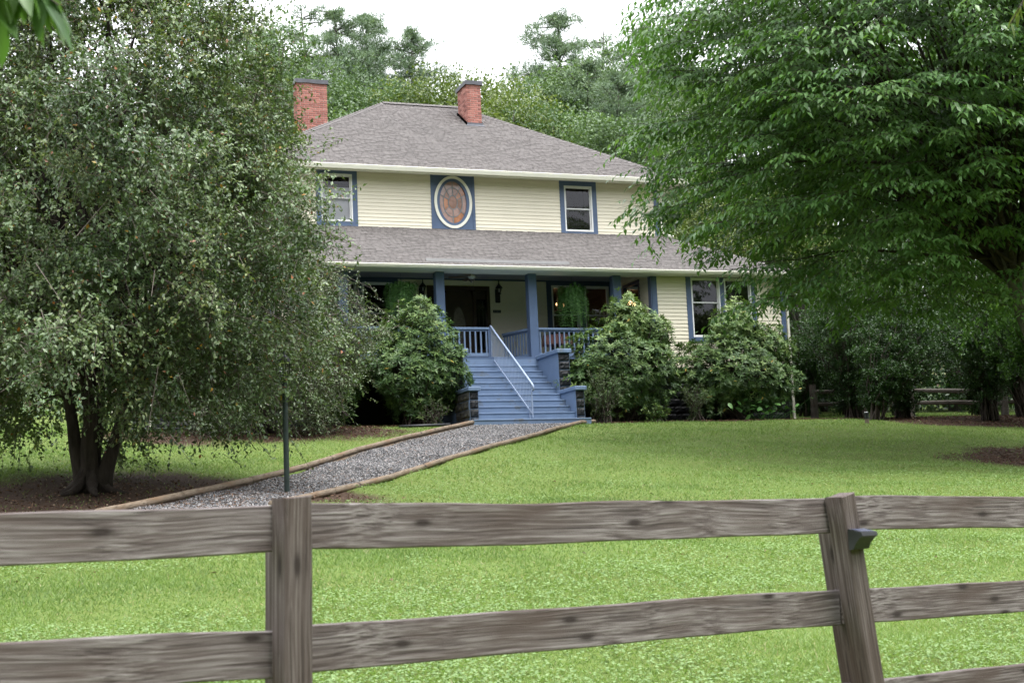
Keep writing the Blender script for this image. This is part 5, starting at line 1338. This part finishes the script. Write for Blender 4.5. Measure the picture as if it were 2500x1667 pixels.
WOOD = [
 ('pine', 2, 0.7, 31.1, 19.4, 'thin crooked pine with sparse crown left of the left chimney top'),
 ('pine', 1, 4.9, 42.0, 21.7, 'tall open-branched pine rising just right of the left chimney'),
 ('pine', 0, 7.3, 43.2, 21.8, 'tall full pine between the two chimneys, second from the left chimney'),
 ('pine', 3, 8.5, 38.7, 20.3, 'broad dark pine standing alone against the sky between the chimneys'),
 ('pine', 0, 18.6, 41.1, 22.6, 'tallest pine against the sky right of the right chimney'),
 ('pine', 2, 18.5, 35.1, 20.4, 'nearly bare pine top right of the tallest pine'),
 ('pine', 1, 13.8, 26.8, 16.7, 'mid-height pine behind the right slope of the upper roof'),
 ('pine', 3, 13.5, 22.9, 15.6, 'dense pine with visible trunk behind the right end of the upper roof'),
 ('pine', 0, 18.9, 30.9, 19.7, 'pine half hidden by the left edge of the spreading tree'),
 ('broad', 0, -1.4, 27.9, 18.4, 'light green broadleaf tree left of the thin crooked pine'),
 ('broad', 3, 3.2, 38.8, 18.0, 'broadleaf tree directly behind the left chimney'),
 ('broad', 1, 3.3, 32.7, 16.6, 'mid-green broadleaf tree above the left hip, right of the left chimney'),
 ('broad', 0, 5.6, 34.0, 16.8, 'mid-green broadleaf tree above the left end of the ridge'),
 ('broad', 2, 7.5, 31.2, 16.4, 'yellow-green broadleaf tree above the middle of the ridge'),
 ('broad', 2, 8.6, 28.8, 16.1, 'yellow-green broadleaf tree behind the right chimney'),
 ('broad', 0, 12.7, 35.5, 17.6, 'rounded broadleaf tree just right of the right chimney'),
 ('broad', 2, 7.2, 21.1, 14.1, 'low yellowish tree above the hip right of the right chimney'),
 ('broad', 1, 12.9, 29.2, 17.1, 'leafy tree below the tallest pine'),
 ('broad', 3, 17.4, 35.8, 18.7, 'broadleaf tree between the tallest pine and the nearly bare pine'),
 ('broad', 3, 19.9, 34.7, 19.8, 'high broadleaf crown beside the left edge of the spreading tree'),
 ('broad', 0, 8.5, 20.7, 13.8, 'dark broadleaf tree above the middle of the right hip'),
 ('broad', 1, 9.9, 16.1, 12.6, 'dark broadleaf tree low above the right end of the upper roof'),
 ('broad', 0, 12.4, 17.3, 12.6, 'broadleaf tree meeting the spreading tree above the roof end'),
 ('broad', 2, 10.3, 10.3, 7.9, 'light tree seen beside the upper storey corner board'),
 ('broad', 0, -1.7, 34.2, 18.9, 'broadleaf tree behind the top of the forked crabapple'),
 ('broad', 1, -5.7, 29.6, 16.8, 'broadleaf tree behind the middle of the forked crabapple'),
 ('broad', 3, -9.6, 29.1, 15.4, 'broadleaf tree behind the left part of the forked crabapple'),
 ('broad', 0, -12.9, 32.3, 16.3, 'broadleaf tree at the far left beyond the lawn'),
 ('pine', 1, 0.6, 41.7, 19.8, 'pine behind the right shoulder of the forked crabapple'),
 ('broad', 3, 18.1, 25.2, 16.8, 'broadleaf tree behind the left end of the spreading tree'),
 ('broad', 1, 19.0, 20.7, 16.7, 'broadleaf tree behind the left half of the spreading tree'),
 ('broad', 2, 12.0, 9.5, 9.3, 'bright tree glimpsed through the left half of the spreading tree'),
 ('broad', 0, 20.8, 18.0, 16.3, 'broadleaf tree behind the middle of the spreading tree'),
 ('broad', 2, 13.0, 7.3, 7.2, 'yellowish tree low behind the right corner of the house'),
 ('broad', 1, 17.1, 9.6, 10.5, 'broadleaf tree in the shade behind the tall shrubs'),
 ('broad', 3, 23.9, 16.8, 17.0, 'broadleaf tree behind the right half of the spreading tree'),
 ('broad', 0, 18.7, 6.9, 10.1, 'broadleaf tree behind the stem clump at the right'),
 ('broad', 1, 19.7, 4.3, 11.0, 'broadleaf tree at the right edge behind the dark shrub'),
 ('broad', 3, 26.8, 13.6, 16.9, 'tall broadleaf tree behind the trunk of the spreading tree'),
 ('pine', 3, 30.2, 20.5, 19.5, 'pine behind the upper right of the spreading tree'),
]
WOOD += [('broad', 3, 16.0, -5.5, 13.5, 'broadleaf tree added past the right edge to shade the ground behind the young tree'), ('broad', 0, 18.5, -10.5, 13.0, 'broadleaf tree added out of view on the right to block sky beyond the mulch patch'), ('broad', 1, 20.5, -1.5, 15.0, 'broadleaf tree added at the right edge beyond the fence to deepen the shade')]  # trees added along the right edge to block sky and darken that side
for w in WOOD: wood_tree(*w)
# undergrowth on the wood's floor
rng = np.random.default_rng(77)
n = 52000; x = rng.uniform(-30, 50, n); y = 7.5 + 30 * rng.random(n) ** 1.4
ok = ~((x > XL - 1) & (x < XR + 1) & (y < 14.5)) & (vn(x, y, .45, 31) > .30) & ((x > 8.2) | (y > 14)) & ((y > 9.5) | (x > 15)); x, y = x[ok], y[ok]; n = len(x)
hgt = 2.1 * vn(x, y, .7, 33) * np.clip((y - 6) / 8, .15, 1)
P = np.c_[x, y, G(x, y) + hgt * rng.random(n)]
co, trs, rn = leaves(P, rng.normal(size=(n, 3)) + np.array([0, 0, -.2]), rng.normal(size=(n, 3)) * .5 + np.array([0, -.4, 1]), rng.uniform(.14, .3, n), rng.uniform(.09, .17, n), np.clip(rng.normal(.4, .2, n), 0, 1), 'oval', .1, .1)
tag(meshobj('undergrowth', npmesh('undergrowth', co, trs, M['far_leaf'], rn)), 'leafy undergrowth covering the floor of the wood', 'undergrowth', kind='stuff')
# ivy-covered bank in the shade beyond the split-rail fence
n = 15000; x = rng.uniform(9.2, 25, n); y = 4.2 + 3.5 * rng.random(n) + .3 * np.sin(x); P = np.c_[x, y, G(x, y) + .25 + (1.6 + 1.8 * vn(x, y, .8, 57)) * rng.random(n) ** .9]
co, trs, rn = leaves(P, rng.normal(size=(n, 3)) + np.array([0, 0, -.3]), rng.normal(size=(n, 3)) * .5 + np.array([0, -.6, .8]), rng.uniform(.12, .22, n), rng.uniform(.09, .15, n), np.clip(rng.normal(.35, .2, n), 0, 1), 'oval', .1, .1)
tag(meshobj('ivy_bank', npmesh('ivy_bank', co, trs, M['shade_leaf'], rn)), 'dark leafy bank in the shade beyond the split-rail fence', 'undergrowth', kind='stuff')
# unseen tree belt added behind the camera; blocks low sky, darkens porch and panes
n = 42000; x = rng.uniform(-95, 75, n); y = -52 - 14 * rng.random(n); zt = 13 + 8 * vn(x, y, .22, 41)
P = np.c_[x, y, -6.5 + zt * rng.random(n) ** .8]
co, trs, rn = leaves(P, rng.normal(size=(n, 3)), rng.normal(size=(n, 3)), rng.uniform(1.0, 2.0, n), rng.uniform(.8, 1.4, n), rng.random(n), 'oval', .1, .1)
tag(meshobj('added_roadside_wood', npmesh('added_roadside_wood', co, trs, M['far_leaf'], rn)), 'unseen belt of trees added across the road to darken porch and windows', 'wood', kind='stuff')
# clipped evergreen beside the house, right of the upper storey
rng = np.random.default_rng(88)
ar = empty('arborvitae', (14.3, 8.5, float(G(14.3, 8.5)))); OFF[ar.name] = (0, 0, 0)
n = 15000; z = rng.random(n) ** .8 * 6.4; a = rng.uniform(0, 6.28, n); rr_ = 1.45 * np.sqrt(np.clip(1 - (z / 6.6) ** 2.6, .02, 1)) * (1 - .25 * rng.random(n) ** 2) * lump(a, z * 2, 1.3, .06)
P = np.c_[rr_ * np.cos(a), rr_ * np.sin(a), z + .15]
co, trs, rn = leaves(P, np.c_[np.cos(a) * .5, np.sin(a) * .5, np.ones(n)] + rng.normal(size=(n, 3)) * .3, np.c_[np.cos(a), np.sin(a), np.full(n, .3)] + rng.normal(size=(n, 3)) * .4, rng.uniform(.09, .17, n), .075, np.clip(rng.normal(.5, .2, n), 0, 1), 'oval', .1, .1)
tag(meshobj('crown', npmesh('crown', co, trs, M['far_leaf'], rn), ar), kind='stuff')
MB().tube([(0, 0, -.1), (0, 0, 5.5)], [.16, .04], 7).build('trunk', M['bark'], ar)
tag(ar, 'dense clipped evergreen beyond the right end of the lower roof', 'tree')

# ------------------------------------------------------------------ split-rail fence in the shade on the right
sf = empty('split_rail_fence', (10, -.7, -2)); OFF[sf.name] = (10, -.7, -2)
posts = [(8.35, -.35), (11.2, -.9), (13.9, -1.6), (16.6, -2.3)]
for (px, py) in posts:
    g0 = float(G(px, py)); mb = MB(); mb.tube([(px, py, g0 - .2), (px + .02, py, g0 + .4), (px - .01, py, g0 + .98)], [.12, .11, .10], 7); mb.build('post', M['rail_old'], sf, False)
for (a, b) in zip(posts[:-1], posts[1:]):
    for hgt, dz in ((.78, -.10), (.42, -.06)):
        ga, gb = float(G(*a)) + hgt, float(G(*b)) + hgt + dz
        m = ((a[0] + b[0]) / 2, (a[1] + b[1]) / 2 - .03, (ga + gb) / 2 + random.uniform(-.03, .03))
        MB().tube([(a[0], a[1], ga), m, (b[0], b[1], gb)], [.055, .07, .06], 6).build('rail', M['rail_old'], sf)
tag(sf, 'old split-rail fence in deep shade right of the house', 'fence')
# path light
pt = empty('path_light', (7.3, -4.45, float(G(7.3, -4.45)))); OFF[pt.name] = (0, 0, 0)
MB().lathe([(.055, -.05), (.055, .12)], n=12).build('base', paint('tan_base', (.17, .13, .10), .7, .15, 6, 40, .1), pt)
MB().lathe([(.06, .12), (.06, .24), (.075, .245), (.075, .27), (.04, .28)], n=12).build('lamp_head', M['black'], pt)
MB().lathe([(.045, .28), (.05, .285), (.04, .295)], n=12).build('solar_cap', M['white'], pt)
tag(pt, 'short black and tan path light at the lawn edge right of the house', 'path light')
# black drain pipes on the lawn
def drain(pts, label):
    mb = MB(); mb.tube([(x, y, float(G(x, y)) + .035 + dz) for x, y, dz in pts], .035, 8); o = mb.build('drain_pipe', M['black'], None, True); return tag(o, label, 'pipe', 'black drain pipes on the lawn')
drain([(-10.9, -1.9, 0), (-10.2, -2.2, .01), (-9.4, -2.35, .0), (-9.0, -2.3, -.02)], 'black drain pipe lying on the lawn right of the forked trunk')
drain([(-4.6, -3.1, 0), (-4.0, -3.2, .02), (-3.35, -3.15, .03)], 'black drain pipe lying on the grass left of the steps')

# ------------------------------------------------------------------ lamp post
lp = empty('lamp_post', (-9.48, -14.5, float(G(-9.48, -14.5)))); OFF[lp.name] = (0, 0, 0)
MB().lathe([(.040, -.2), (.040, 1.60), (.046, 1.61), (.046, 1.66), (.036, 1.67)], n=12).build('post', M['dgreen'], lp, False)
MB().lathe([(.02, 1.66), (.055, 1.69), (.07, 1.72), (.06, 1.74)], n=8).build('lantern_base', M['black'], lp)
MB().lathe([(.058, 1.74), (.095, 1.94)], n=6).build('lantern_glass', M['lampglass'], lp)
mb = MB()
for k in range(6):
    t = 2 * math.pi * (k + .5) / 6; mb.tube([(.060 * math.cos(t), .060 * math.sin(t), 1.735), (.098 * math.cos(t), .098 * math.sin(t), 1.945)], .006, 4)
mb.build('lantern_cage', M['black'], lp)
MB().lathe([(.118, 1.945), (.11, 1.96), (.06, 2.03), (.02, 2.06), (.006, 2.12)], n=6).build('lantern_roof', M['black'], lp)
MB().lathe([(.014, 1.75), (.026, 1.82), (.01, 1.88)], n=8).build('bulb', M['white'], lp)
tag(lp, 'dark green lamp post at the edge of the gravel path', 'lamp post')

# ------------------------------------------------------------------ rail fence in the foreground
fe = empty('rail_fence', (-11.5, -30.7, -5.6)); OFF[fe.name] = (-11.5, -30.7, -5.6)
FD = Vector((.9567, .2911, 0)); FN = Vector((-FD.y, FD.x, 0))       # along the fence; away from the road
def rail(a, b, h, bow, seed):
    """board from a to b (front-face centre line), gently warped, edges eased"""
    a, b = Vector(a), Vector(b); L = (b - a).length; d = (b - a).normalized(); r = random.Random(seed)
    up = Vector((0, 0, 1)); up = (up - d * up.dot(d)).normalized(); nrm = up.cross(d)
    if nrm.dot(FN) < 0: nrm = -nrm
    n = 24; t = .038; c = .004; ph = r.random() * 6
    prof = [(0, -h / 2 + c), (c, -h / 2), (t - c, -h / 2), (t, -h / 2 + c), (t, h / 2 - c), (t - c, h / 2), (c, h / 2), (0, h / 2 - c)]
    vs, fs = [], []
    for i in range(n + 1):
        u = i / n
        wz = bow * math.sin(math.pi * u) + .0022 * math.sin(9 * u + ph) + .0012 * math.sin(23 * u + ph)
        for j, (py, pz) in enumerate(prof): vs.append((L * u, py + .002 * math.sin(7 * u + ph), pz + wz + (.0018 * math.sin(17 * u + ph * 2) if pz > 0 else 0)))
    for i in range(n):
        for j in range(8): fs.append((i * 8 + j, i * 8 + (j + 1) % 8, i * 8 + 8 + (j + 1) % 8, i * 8 + 8 + j))
    fs += [tuple(range(7, -1, -1)), tuple(range(n * 8, n * 8 + 8))]
    me = MB().add(vs, fs).mesh('rail'); me.materials.append(M['fence']); o = bpy.data.objects.new('rail', me); COL.objects.link(o); o.parent = fe
    m = Matrix((d, nrm, up)).transposed(); o.rotation_euler = m.to_euler(); o.location = a - Vector(OFF[fe.name])
    me.transform(Matrix.Translation((r.uniform(-.0, .0), 0, 0)))
    return o
RH = .137
pL, pR = Vector((-12.71, -31.05, 0)), Vector((-10.41, -30.35, 0))
RAILS = [((-15.2, -31.80, -4.485), (-12.69, -31.045, -4.478), .0), ((-12.68, -31.04, -4.474), (-10.40, -30.345, -4.511), -.008), ((-10.39, -30.34, -4.505), (-7.9, -29.58, -4.565), 0),
         ((-15.2, -31.77, -4.755), (-12.69, -31.02, -4.843), .004), ((-12.68, -31.0, -4.840), (-10.36, -30.29, -4.874), .006), ((-10.35, -30.285, -4.878), (-7.9, -29.54, -4.935), .0),
         ((-15.2, -31.74, -5.12), (-12.69, -30.99, -5.205), .0), ((-12.68, -30.97, -5.207), (-10.30, -30.24, -5.245), .0), ((-10.29, -30.22, -5.249), (-7.9, -29.49, -5.306), .0)]
for i, (a, b, bow) in enumerate(RAILS): rail(a, b, RH, bow, 300 + i)
def fpost(top, lean, front=True, w=.089, zt=0, extra=0):
    """square post standing against the rails; lean = sideways shift of the top along the fence per metre"""
    base = Vector((top.x, top.y, 0)); g0 = float(G(top.x, top.y)) - .3; H = zt - g0
    c = .007; q = w / 2; prof = [(-q + c, -q), (q - c, -q), (q, -q + c), (q, q - c), (q - c, q), (-q + c, q), (-q, q - c), (-q, -q + c)]
    n = 12; vs, fs = [], []
    for i in range(n + 1):
        for (px, py) in prof: vs.append((H * i / n, px + .003 * math.sin(i * .7), py))
    # sloped top
    for j, (px, py) in enumerate(prof): x, y_, z_ = vs[n * 8 + j]; vs[n * 8 + j] = (x - .012 * (py / q) ** 2 + (.006 if px > 0 else 0), y_, z_)
    for i in range(n):
        for j in range(8): fs.append((i * 8 + j, i * 8 + (j + 1) % 8, i * 8 + 8 + (j + 1) % 8, i * 8 + 8 + j))
    fs += [tuple(range(7, -1, -1)), tuple(range(n * 8, n * 8 + 8))]
    me = MB().add(vs, fs).mesh('post'); me.materials.append(M['fence_post']); o = bpy.data.objects.new('post', me); COL.objects.link(o); o.parent = fe
    ax = (Vector((0, 0, 1)) + FD * lean).normalized(); sx = (FD - ax * FD.dot(ax)).normalized(); sy = ax.cross(sx)
    o.rotation_euler = Matrix((ax, sx, sy)).transposed().to_euler()
    o.location = Vector((top.x, top.y, zt)) - ax * H - Vector(OFF[fe.name])
    return o
fpost(pL - FN * .048, .012, zt=-4.385); fpost(pL + FN * .086 + FD * .045, .012, zt=-4.42)
fpost(pR - FN * .048, -.135, zt=-4.43); fpost(pR + FN * .086 + FD * .085, -.135, zt=-4.45)
p3_ = pR + FD * 2.42; fpost(p3_ - FN * .048, .0, zt=-4.47); fpost(p3_ + FN * .086, .0, zt=-4.5)
p0_ = pL - FD * 2.42; fpost(p0_ - FN * .048, .0, zt=-4.37); fpost(p0_ + FN * .086, .0, zt=-4.4)
tag(fe, 'weathered grey three-rail wooden fence across the foreground', 'fence')
# solar lamp screwed to the right post
sl = empty('solar_fence_light', tuple(pR - FN * .094 + FD * .028 + Vector((0, 0, -4.60)))); OFF[sl.name] = (0, 0, 0)
sl.rotation_euler = (0, 0, math.atan2(FD.y, FD.x))
w2 = .046
prof = [(0, .032), (-.066, .018), (-.069, .004), (-.055, -.004), (-.034, -.024), (-.022, -.046), (0, -.048)]
mb = MB().extrude_x([(y_, z_) for y_, z_ in prof], -w2, w2); mb.build('housing', M['black'], sl)
MB().add([(-w2 + .006, -.006, .0325), (w2 - .006, -.006, .0325), (w2 - .006, -.060, .0212), (-w2 + .006, -.060, .0212)], [(0, 3, 2, 1)]).build('solar_panel', paint('solar_panel', (.06, .07, .11), .25, .2, 8, 40, 0), sl)
tag(sl, 'small black wedge-shaped solar light on the right fence post', 'solar light')

# ------------------------------------------------------------------ leafy branch tips hanging near the camera
def near_branch(p0, tips, leaf, n, mat, label, seed, name='hanging_branch'):
    global rng
    rng = np.random.default_rng(seed)
    root = empty(name, p0); OFF[root.name] = (0, 0, 0); mb = MB(); P, A_ = [], []
    for tp in tips:
        tp = np.array(tp) - np.array(p0); q = bez(np.zeros(3), tp * .5 + np.array([0, 0, .12]), tp, 8); mb.tube(q, list(np.linspace(.008, .002, 8)), 5, False)
        t = rng.uniform(.72, 1.0, n); P.append(np.stack([np.interp(t * 7, np.arange(8), q[:, i]) for i in range(3)], 1)); A_.append(unit(tp) * .3 + rng.normal(size=(n, 3)) * .35 + np.array([0, 0, -.9]))
    P, A_ = np.concatenate(P), np.concatenate(A_); m = len(P)
    co, trs, rr = leaves(P, A_, rng.normal(size=(m, 3)) * .6 + np.array([0, -.6, .6]), rng.uniform(.7, 1.15, m) * leaf, leaf * .30, rng.uniform(.2, 1, m), 'long', .1, .2)
    meshobj('leaf_spray', npmesh('leaf_spray', co, trs, mat, rr), root); mb.build('twigs', M['twig_dark'], root)
    return tag(root, label, 'branch')
near_branch((-14.2, -32.45, -3.05), [(-13.46, -32.59, -3.50), (-13.42, -32.61, -3.50), (-13.50, -32.57, -3.53), (-13.55, -32.58, -3.46), (-13.49, -32.60, -3.45), (-13.44, -32.56, -3.46), (-13.40, -32.62, -3.53)], .11, 20, M['tree_leaf'], 'blurred green leaves hanging close to the camera at the top left', 5)
near_branch((-8.2, -29.9, -1.4), [(-8.82, -29.77, -2.16), (-8.76, -29.72, -2.12), (-8.72, -29.80, -2.22)], .075, 9, M['far_leaf_y'], 'yellow-green leaf tips hanging in the top right corner', 6)

# ------------------------------------------------------------------ damp summer air
if HAZE:
    hz = MB().box(-75, 110, -60, 120, -14, 62).mesh('haze')
    m = bpy.data.materials.new('haze_air'); m.use_nodes = True; nt = m.node_tree; nt.nodes.clear()
    o_ = nt.nodes.new('ShaderNodeOutputMaterial'); pv_ = nt.nodes.new('ShaderNodeVolumePrincipled'); pv_.inputs['Density'].default_value = HAZE; pv_.inputs['Color'].default_value = (.92, .95, 1, 1); pv_.inputs['Anisotropy'].default_value = .3
    nt.links.new(pv_.outputs[0], o_.inputs['Volume']); hz.materials.append(m)
    tag(meshobj('haze', hz), 'thin pale haze in the air over the whole place', 'haze', kind='stuff')
